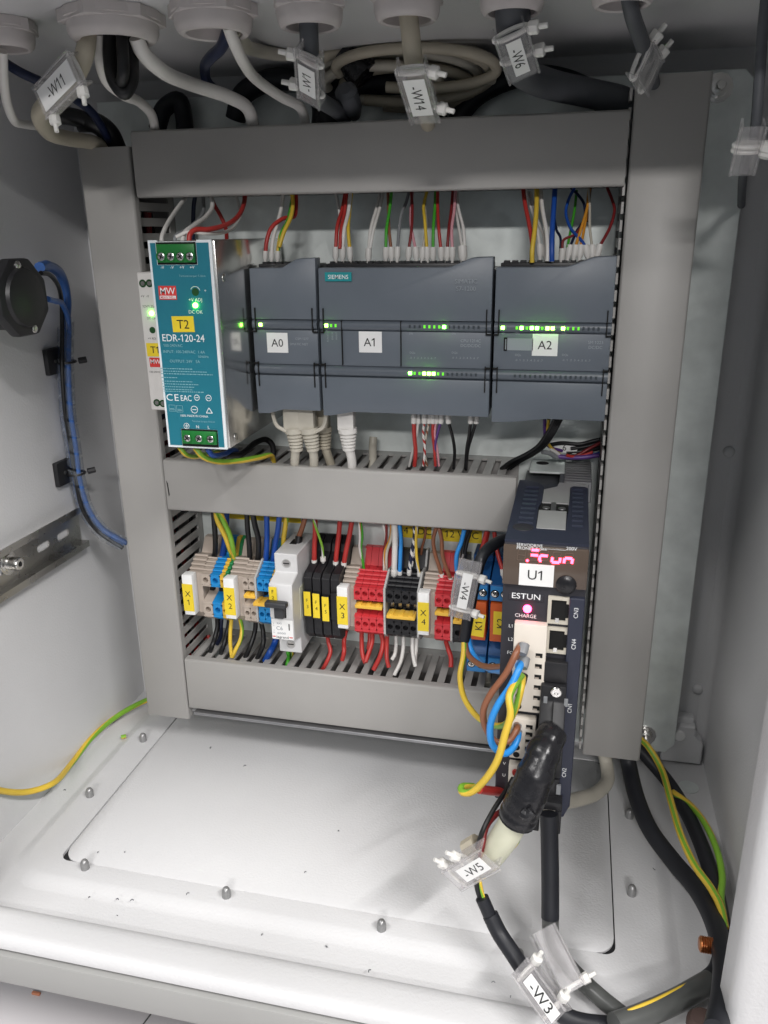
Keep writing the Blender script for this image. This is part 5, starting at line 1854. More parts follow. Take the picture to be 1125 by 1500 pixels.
# ------------------------------------------------------------------ wires of the terminal row, above
R5 = (230, 650, 3.409)
R6 = (480, 700, 4.018)
G3 = 'wires between the middle duct and the terminal row'
up5 = [
    ('wire_black', None, ((282, 330, -40), (286, 400, -38), (291, 470, -34), (290, 540, -30), (284, 580, -28)), 2.2, 'black wire into the beige block beside the X1 tag', 0),
    ('wire_blue', None, ((348, 330, -24), (346, 400, -22), (338, 480, -22), (325, 560, -24), (318, 580, -24)), 2.4, 'blue wire into the blue block beside the X1 tag', 0),
    ('wire_yellow', 'wire_lime', ((290, 330, -40), (305, 390, -40), (340, 460, -38), (365, 530, -34), (378, 575, -30)), 2.1, 'left yellow green wire left of the X2 tag', 0),
    ('wire_lime', 'wire_yellow', ((310, 330, -44), (335, 390, -44), (365, 460, -40), (380, 530, -36), (386, 575, -32)), 2.1, 'right yellow green wire left of the X2 tag', 0),
    ('wire_black', None, ((448, 340, -38), (452, 420, -36), (460, 500, -34), (464, 590, -30)), 2.2, 'left black wire above the beige blocks right of X2', 0),
    ('wire_black', None, ((476, 345, -38), (490, 410, -36), (507, 480, -34), (503, 590, -30)), 2.3, 'right black wire above the beige blocks right of X2', 0),
    ('wire_blue', None, ((547, 350, -38), (549, 430, -36), (548, 510, -34), (542, 600, -30)), 2.2, 'left blue wire above the pair of blue blocks', 0),
    ('wire_blue', None, ((612, 355, -42), (604, 430, -38), (592, 500, -34), (578, 600, -30)), 2.2, 'right blue wire above the pair of blue blocks', 0),
    ('wire_yellow', 'wire_lime', ((648, 350, -38), (640, 420, -36), (632, 480, -32), (628, 560, -26)), 2.0, 'yellow wire just left of the breaker', 0),
    ('wire_brown', None, ((742, 360, -36), (728, 410, -35), (712, 455, -34), (704, 475, -34)), 2.0, 'brown wire into the top of the breaker', 0),
    ('wire_red', None, ((788, 360, -36), (790, 430, -36), (786, 520, -36), (785, 585, -36)), 2.0, 'red wire into the fuse terminal marked F3', 1),
    ('wire_lime', 'wire_white', ((778, 365, -44), (795, 420, -44), (815, 480, -42), (826, 520, -40), (829, 572, -38)), 1.0, 'thin green and white wire into the fuse terminal marked F4', 1),
    ('wire_red', None, ((914, 375, -36), (908, 450, -36), (898, 530, -36), (892, 592, -36)), 1.9, 'red wire into the fuse terminal marked F5', 1),
    ('wire_red', None, ((974, 380, -38), (962, 450, -38), (945, 530, -37), (933, 597, -36)), 1.9, 'red wire into the unmarked fuse terminal', 1),
]
for col, c2, pts, r, lab, fe in up5:
    wire(col, ZW(R5, *pts), r, lab, True if fe else None, G3, col2=c2, flen=5, fr=2.2)
bm = B()
cyl(bm, ZW(R5, (710, 462, -34))[0], ZW(R5, (704, 500, -36))[0], 2.9, 2.6)
solo('ferrule', bm, 'wire_black', 'black ferrule sleeve where the brown wire enters the breaker', 'ferrule')
up6 = [
    ('wire_green', None, ((192, 250, -36), (203, 340, -34), (195, 420, -32), (208, 500, -30), (215, 560, -28)), 1.1, 'green wire behind the first red block', 0),
    ('wire_white', 'wire_orange', ((186, 250, -38), (190, 340, -36), (188, 420, -33), (205, 490, -30), (216, 550, -28)), 1.0, 'thin white and orange wire behind the first red block', 0),
    ('wire_darkred', None, ((345, 260, -34), (345, 350, -33), (332, 430, -32), (330, 540, -30)), 1.0, 'thin dark red wire behind the fourth red block', 0),
    ('wire_white', None, ((325, 265, -32), (340, 330, -32), (338, 400, -31), (340, 550, -29)), 1.0, 'thin white wire behind the fourth red block', 0),
    ('wire_orange', 'wire_white', ((376, 255, -36), (370, 350, -35), (338, 430, -33), (332, 545, -31)), 1.1, 'thin orange and white wire behind the fourth red block', 0),
    ('wire_cream', None, ((384, 255, -38), (376, 350, -37), (348, 440, -35), (346, 550, -32)), 1.1, 'thin cream wire behind the fourth red block', 0),
    ('wire_white', None, ((394, 255, -42), (396, 350, -41), (394, 450, -39), (391, 550, -37)), 2.2, 'thick white wire into the first black block left of X4', 1),
    ('wire_skyblue', None, ((420, 260, -40), (430, 350, -39), (428, 450, -38), (424, 555, -36)), 1.5, 'blue wire into the second black block left of X4', 1),
    ('wire_navy', None, ((428, 262, -34), (436, 350, -33), (440, 430, -32), (440, 540, -31)), 1.1, 'thin navy wire beside the blue one left of X4', 0),
    ('wire_navy', 'wire_white', ((512, 270, -40), (510, 350, -40), (495, 440, -38), (480, 545, -36)), 1.4, 'left blue and white banded wire left of X4', 1),
    ('wire_white', 'wire_navy', ((518, 272, -38), (516, 360, -38), (500, 470, -36), (486, 545, -35)), 1.4, 'right blue and white banded wire left of X4', 0),
    ('wire_yellow', 'wire_white', ((524, 275, -42), (520, 360, -41), (524, 470, -39), (538, 565, -36)), 1.1, 'thin yellow wire just left of X4', 1),
    ('wire_brown', None, ((578, 290, -20), (572, 350, -20), (555, 410, -18), (550, 450, -16)), 1.0, 'thin brown wire near the plate above X4', 0),
    ('wire_brown', None, ((640, 290, -38), (622, 360, -37), (630, 440, -36), (652, 510, -35), (670, 570, -34)), 1.5, 'left brown wire above the red pair right of X4', 1),
    ('wire_brown', None, ((656, 292, -42), (670, 360, -41), (675, 450, -39), (690, 510, -37), (724, 595, -36)), 1.5, 'right brown wire above the red pair right of X4', 1),
    ('wire_skyblue', None, ((804, 305, -46), (785, 380, -45), (760, 450, -43), (758, 530, -40), (772, 595, -38)), 1.6, 'blue wire curving down to the last black block', 1),
    ('wire_black', None, ((830, 305, -42), (805, 370, -41), (795, 440, -40), (795, 590, -38)), 1.4, 'left one of the black wires above the last black block', 1),
    ('wire_black', None, ((842, 306, -40), (822, 370, -40), (806, 450, -39), (805, 540, -37)), 1.4, 'right one of the black wires above the last black block', 0),
    ('wire_red', None, ((938, 310, -44), (922, 370, -44), (905, 430, -46), (880, 480, -50)), 1.7, 'left red wire passing behind the clear cable marker', 0),
    ('wire_red', None, ((944, 315, -40), (928, 390, -42), (912, 440, -44), (900, 500, -48)), 1.5, 'second red wire passing behind the clear cable marker', 0),
    ('wire_red', None, ((980, 318, -40), (988, 380, -42), (1005, 460, -48), (1030, 545, -54)), 1.5, 'red wire into the relay marked K2', 1),
]
for col, c2, pts, r, lab, fe in up6:
    wire(col, ZW(R6, *pts), r, lab, True if fe else None, G3, col2=c2, flen=6.5, fr=max(1.6, r + 0.4), twist=28 if 'band' in lab else 5)

# ------------------------------------------------------------------ wires of the terminal row, below
G4 = 'wires between the terminal row and the bottom duct'
lo5 = [
    ('wire_black', None, ((300, 860, -32), (302, 910, -34), (290, 965, -38), (275, 1010, -44), (262, 1050, -40)), 2.0, 'black wire below the X1 block', 0),
    ('wire_navy', None, ((322, 862, -30), (320, 910, -32), (318, 960, -30), (300, 1000, -30)), 1.8, 'dark wire below the blue block left of X2', 0),
    ('wire_black', None, ((362, 870, -32), (352, 930, -34), (335, 1000, -42), (318, 1050, -44)), 1.9, 'black wire bending left below the X2 tag', 0),
    ('wire_yellow', None, ((372, 875, -44), (366, 940, -46), (366, 1000, -48), (374, 1066, -50)), 1.6, 'yellow wire below the X2 tag', 0),
    ('wire_yellow', 'wire_lime', ((415, 875, -40), (424, 930, -42), (416, 980, -46), (392, 1030, -50), (376, 1064, -50)), 1.7, 'yellow green wire joining the yellow one below the X2 tag', 0),
    ('wire_black', None, ((494, 880, -34), (488, 940, -36), (466, 1010, -42), (440, 1070, -44)), 2.0, 'left black wire below the beige blocks', 0),
    ('wire_black', None, ((518, 885, -34), (530, 940, -36), (530, 1000, -42), (500, 1075, -44)), 2.0, 'right black wire below the beige blocks', 0),
    ('wire_blue', None, ((598, 960, -30), (586, 1000, -34), (565, 1040, -42), (540, 1085, -42)), 2.6, 'blue wire below the breaker', 0),
    ('wire_green', None, ((654, 1030, -30), (656, 1060, -34), (654, 1090, -42), (642, 1125, -44)), 1.7, 'green wire below the breaker', 0),
    ('wire_lime', 'wire_yellow', ((676, 1030, -26), (672, 1060, -28), (664, 1080, -30)), 1.3, 'short yellow green wire below the breaker', 0),
    ('wire_red', None, ((815, 915, -38), (820, 945, -42), (840, 958, -44), (855, 938, -42), (856, 915, -38)), 1.4, 'short red loop below fuse terminals F3 and F4', 0),
    ('wire_red', None, ((860, 915, -38), (870, 945, -42), (895, 950, -44), (912, 930, -38)), 1.4, 'short red loop below fuse terminal F5', 0),
    ('wire_red', None, ((850, 950, -42), (856, 990, -42), (866, 1040, -46), (845, 1095, -50), (825, 1130, -48)), 1.7, 'red wire from the fuse terminals into the bottom duct', 0),
    ('wire_red', None, ((944, 930, -38), (934, 985, -40), (934, 1040, -46), (925, 1080, -46)), 1.8, 'red wire left of the X3 tag into the bottom duct', 0),
    ('wire_red', None, ((228, 940, -6), (240, 970, -8), (252, 1000, -10)), 1.7, 'left one of two red wires inside the left duct', 0),
    ('wire_red', None, ((245, 930, -6), (255, 960, -8), (268, 985, -10)), 1.7, 'right one of two red wires inside the left duct', 0),
]
for col, c2, pts, r, lab, fe in lo5:
    wire(col, ZW(R5, *pts), r, lab, None, G4, col2=c2, stripe=4, twist=2)
lo6 = [
    ('wire_red', ((200, 900, -40), (200, 970, -42), (205, 1040, -46), (222, 1090, -50)), 1.8, 'first red wire below the four red blocks'),
    ('wire_red', ((262, 905, -40), (262, 960, -42), (245, 1020, -46), (222, 1085, -51)), 1.8, 'second red wire below the four red blocks'),
    ('wire_red', ((248, 905, -36), (248, 950, -38), (240, 1010, -42)), 1.8, 'short red wire between others below the four red blocks'),
    ('wire_red', ((315, 915, -40), (325, 970, -42), (312, 1040, -46), (270, 1130, -50)), 1.9, 'third red wire below the four red blocks'),
    ('wire_red', ((350, 920, -42), (348, 990, -44), (348, 1060, -48), (360, 1115, -50)), 1.7, 'fourth red wire below the four red blocks'),
    ('wire_white', ((402, 930, -36), (402, 990, -38), (395, 1040, -44), (378, 1070, -46)), 1.5, 'first white wire below the black blocks'),
    ('wire_white', ((446, 935, -38), (444, 1010, -42), (430, 1080, -46), (392, 1160, -50)), 1.5, 'second white wire below the black blocks'),
    ('wire_white', ((500, 940, -40), (500, 1010, -44), (508, 1070, -48), (518, 1110, -50)), 1.6, 'third white wire below the black blocks'),
    ('wire_white', ((524, 945, -38), (520, 1010, -42), (514, 1060, -46), (517, 1106, -48)), 1.6, 'fourth white wire below the black blocks'),
    ('wire_red', ((695, 960, -38), (710, 1010, -42), (726, 1060, -46), (725, 1115, -50)), 1.9, 'red wire below the red pair right of X4'),
    ('wire_cream', ((940, 1120, -20), (942, 1180, -24), (944, 1215, -30)), 2.6, 'short cream cable entering the bottom duct below the relays'),
]
for col, pts, r, lab in lo6:
    wire(col, ZW(R6, *pts), r, lab, None, G4)

# wires lying inside the ducts, glimpsed through the slots
for zz, x0, x1, nm in ((-118, -120, 122, 'middle'), (-285, -120, 122, 'bottom')):
    for i, col in enumerate(('wire_black', 'wire_red', 'wire_white', 'wire_yellow', 'wire_blue', 'wire_black', 'wire_darkred', 'wire_green')):
        zt = zz + random.uniform(-6, 7)
        yy = -10 - i * 5.4
        pts = [Vector((x0 + (x1 - x0) * j / 7, yy + random.uniform(-2, 2), min(zt + random.uniform(-4, 4), zz + 9))) for j in range(8)]
        wire(col, pts, random.uniform(1.2, 2.2), '%s wire inside the %s duct behind its slots, %s out from the plate' % (col.split('_')[1], nm, nth(i)), None, 'wires lying inside the ducts')
for i, col in enumerate(('wire_black', 'wire_red', 'wire_black', 'wire_darkred', 'wire_navy', 'wire_cream')):
    pts = [Vector((-137 - random.uniform(0, 14), -10 - i * 6 + random.uniform(-2, 2), 80 - j * 62)) for j in range(7)]
    wire(col, pts, random.uniform(1.4, 2.2), '%s wire running down inside the left duct, %s out from the plate' % (col.split('_')[1], nth(i)), None, 'wires lying inside the ducts')
# ------------------------------------------------------------------ cable glands in the roof
gl = [(-138, 15.5, 'leftmost white cable gland at the picture edge'), (-75, 22.5, 'largest white cable gland with several cables'), (-21, 19, 'second largest white cable gland, right of the largest'), (28, 15.8, 'white cable gland above the -W1 marker'), (75, 15.4, 'white cable gland above the -W14 marker'), (123, 14.6, 'white cable gland above the -W6 marker'), (171, 13.8, 'rightmost white cable gland near the right duct')]
GYc = -162.0
for gi, (gx, gr, lab) in enumerate(gl):
    t = thing('cable_gland', lab, 'cable gland', (gx, GYc, 156), 'white cable glands in the cabinet roof')
    bm = B()
    lathe(bm, (gx, GYc, 169.8), (0, 0, -1), [(0, gr * 1.06), (4.0, gr * 1.06), (4.3, gr * 1.0), (9.0, gr * 0.99), (11.6, gr * 0.94), (13.0, gr * 0.86), (13.2, gr * 0.78), (12.6, gr * 0.72), (3.0, gr * 0.68)], 32, cap=False)
    nut = part('dome_nut', bm, 'gland_plastic', t, smooth=35)
    bm = B()
    lathe(bm, (gx, GYc, 169.7), (0, 0, -1), [(0, gr * 1.16), (5.2, gr * 1.16), (5.6, gr * 1.12)], 6)
    bmesh.ops.rotate(bm, verts=bm.verts, cent=(gx, GYc, 165), matrix=Matrix.Rotation(0.35 + gi * 0.7, 3, 'Z'))
    part('hex_collar', bm, 'gland_plastic', t, smooth=20)
    bm = B()
    lathe(bm, (gx, GYc, 165.5), (0, 0, -1), [(0, gr * 0.67), (0.6, gr * 0.67)], 20)
    part('seal', bm, 'black_plastic', t)


def marker(p0, p1, w, s, lab, ttext, flip=False, nrm=(0, -1, 0), ties=(), th=7.0, group='clear cable markers', lab_w=0.62, lab_l=0.6, lab_off=0.0, tie_side=1, tsize=None):
    """clear marker sleeve, its printed label, ties"""
    p0, p1 = Vector(p0), Vector(p1)
    ax = (p1 - p0)
    L = ax.length
    ax.normalize()
    n = Vector(nrm)
    n = (n - ax * n.dot(ax)).normalized()
    sd = ax.cross(n).normalized()
    c = (p0 + p1) / 2
    t = thing('cable_marker', lab, 'cable marker', (c.x, c.y, min(p0.z, p1.z)), group)

    def P(a, b, d):
        return p0 + ax * a + sd * b + n * d

    bm = B()
    # C shaped clear channel: front window, back, one side
    sec = [(-w / 2, -th / 2), (-w / 2, th / 2), (w / 2, th / 2), (w / 2, -th / 2), (w / 2 - 0.9, -th / 2), (w / 2 - 0.9, th / 2 - 0.9), (-w / 2 + 0.9, th / 2 - 0.9), (-w / 2 + 0.9, -th / 2)]
    A = [bm.verts.new(P(0, b, d)) for b, d in sec]
    C = [bm.verts.new(P(L, b, d)) for b, d in sec]
    k = len(sec)
    bm.faces.new(A[::-1])
    bm.faces.new(C)
    for i in range(k):
        bm.faces.new((A[i], A[(i + 1) % k], C[(i + 1) % k], C[i]))
    part('sleeve', bm, 'sleeve_clear', t, smooth=0)
    bm = B()
    for b in (-w / 2 - 0.3, w / 2 + 0.3):
        tube(bm, [P(0, b, th / 2), P(L, b, th / 2)], 0.7, 6)
    part('rim', bm, 'sleeve_clear', t)
    if s is not None:
        bm = B()
        l0, l1 = L * (0.5 + lab_off - lab_l / 2), L * (0.5 + lab_off + lab_l / 2)
        ww = w * lab_w / 2
        vs = [bm.verts.new(P(a, b, th / 2 + dd)) for dd in (0.1, 0.3) for a, b in ((l0, -ww), (l1, -ww), (l1, ww), (l0, ww))]
        for f in ((0, 1, 2, 3), (7, 6, 5, 4), (0, 4, 5, 1), (1, 5, 6, 2), (2, 6, 7, 3), (3, 7, 4, 0)):
            bm.faces.new([vs[i] for i in f])
        part('paper_label', bm, 'label_white', t, smooth=0)
        if s:
            rt = ax if not flip else -ax
            upv = n.cross(rt)
            text(s, P((l0 + l1) / 2, 0, th / 2 + 0.32), tsize or w * 0.36, 'print_black', t, right=rt, up=upv)
    for a in ties:
        bm = B()
        ring = [P(L * a, math.cos(q) * (w / 2 + 1.0), math.sin(q) * (th / 2 - 1.6)) for q in [2 * math.pi * i / 18 for i in range(19)]]
        tube(bm, ring, 1.1, 6, k=2)
        tie = part('tie_band', bm, 'tie_white', t)
        bm = B()
        h = P(L * a, tie_side * (w / 2 + 1.5), 1.5)
        dirv = (sd * tie_side + n * 0.35).normalized()
        lathe(bm, h - dirv * 1, dirv, [(0, 2.2), (1.0, 3.0), (4.5, 3.1), (5.0, 2.4), (5.1, 1.3), (9.0, 1.2)], 8)
        part('tie_head', bm, 'tie_white', tie)
    return t


CG = 'cables hanging from the roof glands'
cabs = [
    ('wire_beige', [at(128, 48, y=-164), at(125, 75, y=-166), at(110, 112, y=-161), at(75, 145, y=-151), at(58, 168, y=-141), at(68, 190, y=-126), at(100, 203, y=-80), at(140, 210, y=-55), at(165, 225, y=-40)], 4.6, 'beige cable carrying the -W11 marker'),
    ('wire_white', [at(200, 55, y=-160), at(208, 75, y=-156), at(235, 102, y=-141), at(285, 125, y=-95), at(335, 142, y=-75), at(362, 158, y=-60), at(371, 185, y=-48), at(372, 215, y=-42)], 3.9, 'thick white cable from the largest gland over the top duct'),
    ('wire_white', [at(146, 50, y=-156), at(147, 90, y=-151), at(156, 118, y=-144), at(178, 137, y=-131), at(205, 150, y=-85), at(222, 168, y=-65), at(228, 195, y=-48)], 2.9, 'thinner white cable from the largest gland'),
    ('wire_black', [at(160, 50, y=-156), at(160, 85, y=-158), at(166, 118, y=-160), at(182, 137, y=-160), at(193, 120, y=-156), at(194, 85, y=-152), at(190, 50, y=-152)], 3.2, 'outer black cable loop under the largest gland'),
    ('wire_black', [at(170, 50, y=-150), at(170, 85, y=-152), at(175, 112, y=-154), at(183, 125, y=-154), at(188, 105, y=-152), at(186, 75, y=-150), at(182, 50, y=-150)], 3.4, 'inner black cable loop under the largest gland'),
    ('wire_black', [at(178, 48, y=-162), at(180, 80, y=-164), at(180, 110, y=-164), at(174, 125, y=-158), at(166, 105, y=-154), at(165, 60, y=-150)], 3.0, 'third black cable loop under the largest gland'),
    ('wire_white', [at(334, 38, y=-162), at(342, 60, y=-156), at(356, 90, y=-141), at(380, 120, y=-95), at(412, 142, y=-72), at(440, 158, y=-55), at(447, 180, y=-46), at(447, 205, y=-42)], 3.0, 'white cable from the second largest gland to the top duct'),
    ('wire_navy', [at(334, 45, y=-158), at(325, 68, y=-146), at(308, 85, y=-126), at(300, 102, y=-80), at(305, 122, y=-60), at(335, 145, y=-30)], 3.0, 'dark blue cable bending left under the second largest gland'),
    ('wire_cream', [at(346, 40, y=-154), at(356, 62, y=-131), at(378, 74, y=-80), at(420, 80, y=-55), at(470, 72, y=-40), at(540, 62, y=-32), at(620, 60, y=-30), at(690, 75, y=-30), at(722, 95, y=-32), at(718, 118, y=-38)], 3.6, 'cream cable sweeping right as the outermost turn of the coil'),
    ('conduit_grey', [at(452, 30, y=-160), at(453, 60, y=-158), at(456, 110, y=-148), at(468, 145, y=-95), at(490, 160, y=-60), at(505, 172, y=-40)], 4.6, 'grey cable carrying the -W1 marker'),
    ('wire_beige', [at(598, 20, y=-160), at(602, 55, y=-158), at(606, 90, y=-154), at(614, 130, y=-138), at(622, 160, y=-85), at(628, 185, y=-55)], 4.5, 'beige cable carrying the -W14 marker'),
    ('conduit_grey', [at(750, 0, y=-160), at(752, 35, y=-156), at(757, 75, y=-141), at(772, 110, y=-85), at(810, 125, y=-55), at(870, 138, y=-38), at(915, 150, y=-32), at(930, 165, y=-30)], 8.0, 'thick dark grey cable carrying the -W6 marker'),
    ('conduit_grey', [at(918, -20, y=-160), at(926, 20, y=-156), at(938, 55, y=-138), at(949, 90, y=-92), at(955, 112, y=-70), at(960, 135, y=-45)], 3.6, 'grey cable dropping behind the top of the right duct'),
    ('conduit_grey', [at(1123, -10, y=-150), at(1117, 50, y=-150), at(1112, 120, y=-150), at(1106, 190, y=-148), at(1098, 215, y=-140), at(1088, 260, y=-60), at(1086, 300, y=-6)], 2.4, 'thin grey cable hanging near the right wall'),
    ('wire_white', [at(4, 75, y=-162), at(5, 110, y=-156), at(9, 145, y=-146), at(18, 172, y=-134), at(36, 182, y=-92), at(62, 186, y=-60)], 2.5, 'white cable at the upper left picture edge'),
    ('wire_navy', [at(-8, 82, y=-151), at(30, 106, y=-146), at(70, 124, y=-138), at(105, 142, y=-95), at(135, 165, y=-75), at(160, 205, y=-50)], 2.6, 'dark blue cable passing behind the -W11 marker'),
    ('wire_black', [at(70, 168, y=-70), at(110, 172, y=-62), at(150, 190, y=-50), at(165, 220, y=-42)], 5.5, 'black taped cable above the left duct'),
    ('wire_black', [at(115, 178, y=-58), at(140, 180, y=-55), at(160, 195, y=-48), at(172, 220, y=-42)], 6.5, 'second black taped cable above the left duct'),
]
for col, pts, r, lab in cabs:
    wire(col, pts, r, lab, None, CG, name='cable', cat='cable', n=14)
# coil of cream cable behind the markers
for i, (cx, cy, rx, ry, yy, col) in enumerate(((585, 108, 135, 42, -34, 'wire_beige'), (580, 112, 122, 36, -24, 'wire_cream'), (572, 116, 104, 30, -14, 'wire_beige'), (560, 122, 84, 26, -30, 'wire_cream'), (610, 100, 118, 30, -44, 'wire_beige'), (598, 128, 96, 30, -20, 'wire_beige'))):
    pts = [at(cx + rx * math.cos(a), cy + ry * math.sin(a), y=yy + 10 * math.sin(a)) for a in [math.radians(-200 + 26 * j) for j in range(13)]]
    wire(col, pts, 3.2, ['outer turn', 'second turn', 'third turn', 'innermost turn', 'front turn', 'lowest turn'][i] + ' of the cream cable coil above the top duct', None, 'coil of cream cable', name='cable', cat='cable', n=12)
# dark tape and plugs holding the coil
for (u0, v0, u1, v1, yy, rr, lab) in ((508, 76, 536, 112, -38, 11, 'black tape wrap on the left side of the cream coil'),):
    bm = B()
    pts = [at(u0 + (u1 - u0) * k_ / 3, v0 + (v1 - v0) * k_ / 3, y=yy) for k_ in range(4)]
    tube(bm, pts, rr, 14, k=4)
    solo('tape_wrap', bm, 'tape_black', lab, 'tape')
for i, (pts, r, lab) in enumerate((
        ([at(345, 175, y=-10), at(355, 140, y=-12), at(395, 118, y=-14), at(440, 120, y=-12), at(470, 150, y=-10), at(470, 200, y=-8)], 7, 'thick black cable arching behind the top duct at the left'),
        ([at(480, 185, y=-8), at(500, 140, y=-10), at(550, 120, y=-10), at(600, 130, y=-8), at(640, 190, y=-6)], 10, 'thick black cable arching behind the cream coil'),
        ([at(230, 190, y=-10), at(240, 160, y=-12), at(262, 148, y=-14), at(270, 175, y=-10), at(270, 205, y=-8)], 6, 'black cable arching behind the top duct beside the thin white cable'),
        ([at(660, 190, y=-10), at(700, 140, y=-12), at(780, 110, y=-10), at(860, 130, y=-8), at(905, 180, y=-6)], 6, 'grey black cable arching behind the top duct at the right'))):
    wire('cable_black', pts, r, lab, None, 'black cables behind the top duct', name='cable', cat='cable', n=14)
bm = B()
c = at(505, 130, y=-60)
d = (at(520, 170, y=-40) - c).normalized()
lathe(bm, c, d, [(0, 4), (2, 7), (14, 7), (20, 5), (24, 3.5)], 10)
solo('cable_plug', bm, 'conduit_grey', 'grey plug beside the -W1 marker above the top duct', 'plug')

marker(at(66, 152, y=-157), at(118, 98, y=-173), 15, '-W11', 'clear cable marker printed -W11', None, False, ties=(0.12, 0.9), lab_l=0.85, lab_w=0.72, tsize=5.6)
marker(at(457, 145, y=-138), at(453, 72, y=-168), 12, '-W1', 'clear cable marker printed -W1', None, False, ties=(0.2, 0.8), lab_l=0.55, lab_w=0.78, tie_side=-1, lab_off=-0.02, tsize=5.0)
marker(at(602, 92, y=-167), at(624, 172, y=-130), 14, '-W14', 'clear cable marker printed -W14', None, False, ties=(0.12, 0.78), lab_l=0.66, lab_w=0.74, tie_side=-1, tsize=5.4)
marker(at(746, 42, y=-168), at(766, 106, y=-140), 14, '-W6', 'clear cable marker printed -W6', None, False, ties=(0.1, 0.6), lab_l=0.75, lab_w=0.5, tie_side=-1, tsize=5.0)
marker(at(937, 85, y=-130), at(952, 112, y=-96), 16, None, 'clear cable marker with ties on top of the right duct', None, ties=(0.1, 0.85), tie_side=-1)
marker(at(1086, 250, y=-140), at(1104, 180, y=-156), 10, None, 'clear cable marker with a big white tie near the right wall', None, ties=(0.45, 0.55), tie_side=1)

# ------------------------------------------------------------------ supply cable of the servo drive
SG = 'power wiring of the servo drive'
wire('cable_black', W((775, 775, -52), (752, 786, -62), (728, 795, -76), (708, 812, -90), (698, 840, -96), (690, 880, -97), (684, 915, -97), (680, 938, -98)), 3.9, 'black cable hanging left of the servo drive, ending in coloured cores', None, SG, name='cable', cat='cable', n=14)
marker(at(691, 818, y=-103), at(674, 902, y=-104), 13, '-W4', 'clear cable marker hanging in front of the blue and orange relays', None, ties=(0.28, 0.88), tie_side=-1, lab_l=0.6, lab_w=0.5, lab_off=0.02, th=8)
core_w = [
    ('wire_brown', None, W((681, 932, -98), (684, 955, -103), (700, 972, -118), (728, 977, -145), (752, 970, -168), (766, 955, -178), (769, 948, -176)), 1.9, 'brown core curving from the black cable to the upper ivory connector'),
    ('wire_skyblue', None, W((685, 932, -97), (690, 952, -100), (702, 970, -112), (726, 982, -140), (750, 979, -166), (764, 970, -178), (768, 963, -176)), 2.1, 'light blue core curving from the black cable to the upper ivory connector'),
    ('wire_yellow', 'wire_lime', W((680, 936, -99), (679, 960, -105), (674, 990, -115), (679, 1020, -128), (697, 1048, -145), (720, 1062, -165), (742, 1060, -182), (756, 1036, -190), (764, 1006, -188), (766, 990, -180)), 1.9, 'yellow green core looping from the black cable to the ivory connector'),
    ('wire_brown', None, W((763, 945, -177), (757, 955, -184), (742, 985, -188), (718, 1018, -190), (708, 1042, -190), (712, 1068, -190), (728, 1087, -190), (745, 1085, -188), (757, 1068, -184), (757, 1062, -177)), 1.9, 'brown jumper core between the two ivory connectors'),
    ('wire_skyblue', None, W((766, 966, -176), (761, 978, -186), (748, 1005, -192), (728, 1035, -196), (718, 1065, -196), (722, 1092, -196), (738, 1104, -194), (752, 1095, -188), (759, 1078, -182), (758, 1070, -177)), 2.0, 'light blue jumper core between the two ivory connectors'),
    ('wire_yellow', 'wire_lime', W((764, 990, -182), (756, 1000, -190), (746, 1020, -198), (748, 1045, -202), (740, 1075, -204), (728, 1115, -204), (708, 1145, -202), (688, 1161, -200), (677, 1160, -198), (676, 1153, -194), (690, 1152, -188), (705, 1157, -182)), 2.1, 'yellow earth core looping down to the red sleeve below the servo drive'),
]
for col, c2, pts, r, lab in core_w:
    wire(col, pts, r, lab, None, SG, col2=c2, stripe=4, twist=4.5, n=10, phase=1.6)
for (u, v, col, lab) in ((766, 944, 'wire_grey', 'upper grey ferrule in the ivory connector'), (767, 964, 'wire_grey', 'lower grey ferrule in the ivory connector'), (764, 988, 'wire_black', 'black double ferrule in the ivory connector'), (757, 1061, 'wire_grey', 'upper grey ferrule in the middle ivory connector'), (758, 1070, 'wire_grey', 'lower grey ferrule in the middle ivory connector')):
    c = at(u, v, y=-178.5)
    bm = B()
    rr = 3.0 if v < 1000 else 2.1
    lathe(bm, c + Vector((0.8, 0, 0)), (-0.15, -0.8, -0.6), [(0, rr), (4.5, rr), (6, rr * 0.9)], 14)
    solo('ferrule', bm, col, lab, 'ferrule')
bm = B()
tube(bm, W((702, 1156, -184), (716, 1158, -178), (734, 1160, -170)), 2.7, 12)
solo('red_sleeve', bm, 'wire_red', 'red insulating sleeve at the lower left corner of the servo drive', 'sleeve')

# taped encoder cable with its clear shrink tube
t = thing('taped_cable', 'thick cable wrapped in shiny black tape, ending in a pale clear tube', 'cable', at(740, 1225, y=-205))
bm = B()
tube(bm, W((812, 1070, -188), (800, 1092, -196), (788, 1125, -204), (775, 1158, -208), (762, 1188, -210), (757, 1200, -210)), 11, 20, k=10,
     radii=lambda s_: 7.4 + 2.9 * min(1, s_ * 1.8) + 0.25 * math.sin(s_ * 31) + 0.55 * ((s_ * 6.3) % 1.0))
part('tape', bm, 'tape_black', t, smooth=50)
bm = B()
tube(bm, W((762, 1186, -210), (748, 1212, -209), (732, 1236, -207), (716, 1258, -204)), 7.6, 18, radii=lambda s_: 7.2 + 0.8 * math.sin(s_ * 3.0))
part('clear_tube', bm, 'shrink_clear', t, smooth=60)
bm = B()
tube(bm, W((765, 1190, -220), (772, 1194, -221), (780, 1188, -220)), 3.0, 10)
part('tape_end', bm, 'tape_black', t)
MG = 'thin cores in front of the servo drive'
wire('wire_black', W((752, 1140, -182), (740, 1160, -190), (722, 1188, -200), (708, 1215, -208), (700, 1240, -210), (697, 1265, -210), (700, 1295, -212)), 1.5, 'black core running down to the -W5 marker', None, MG)
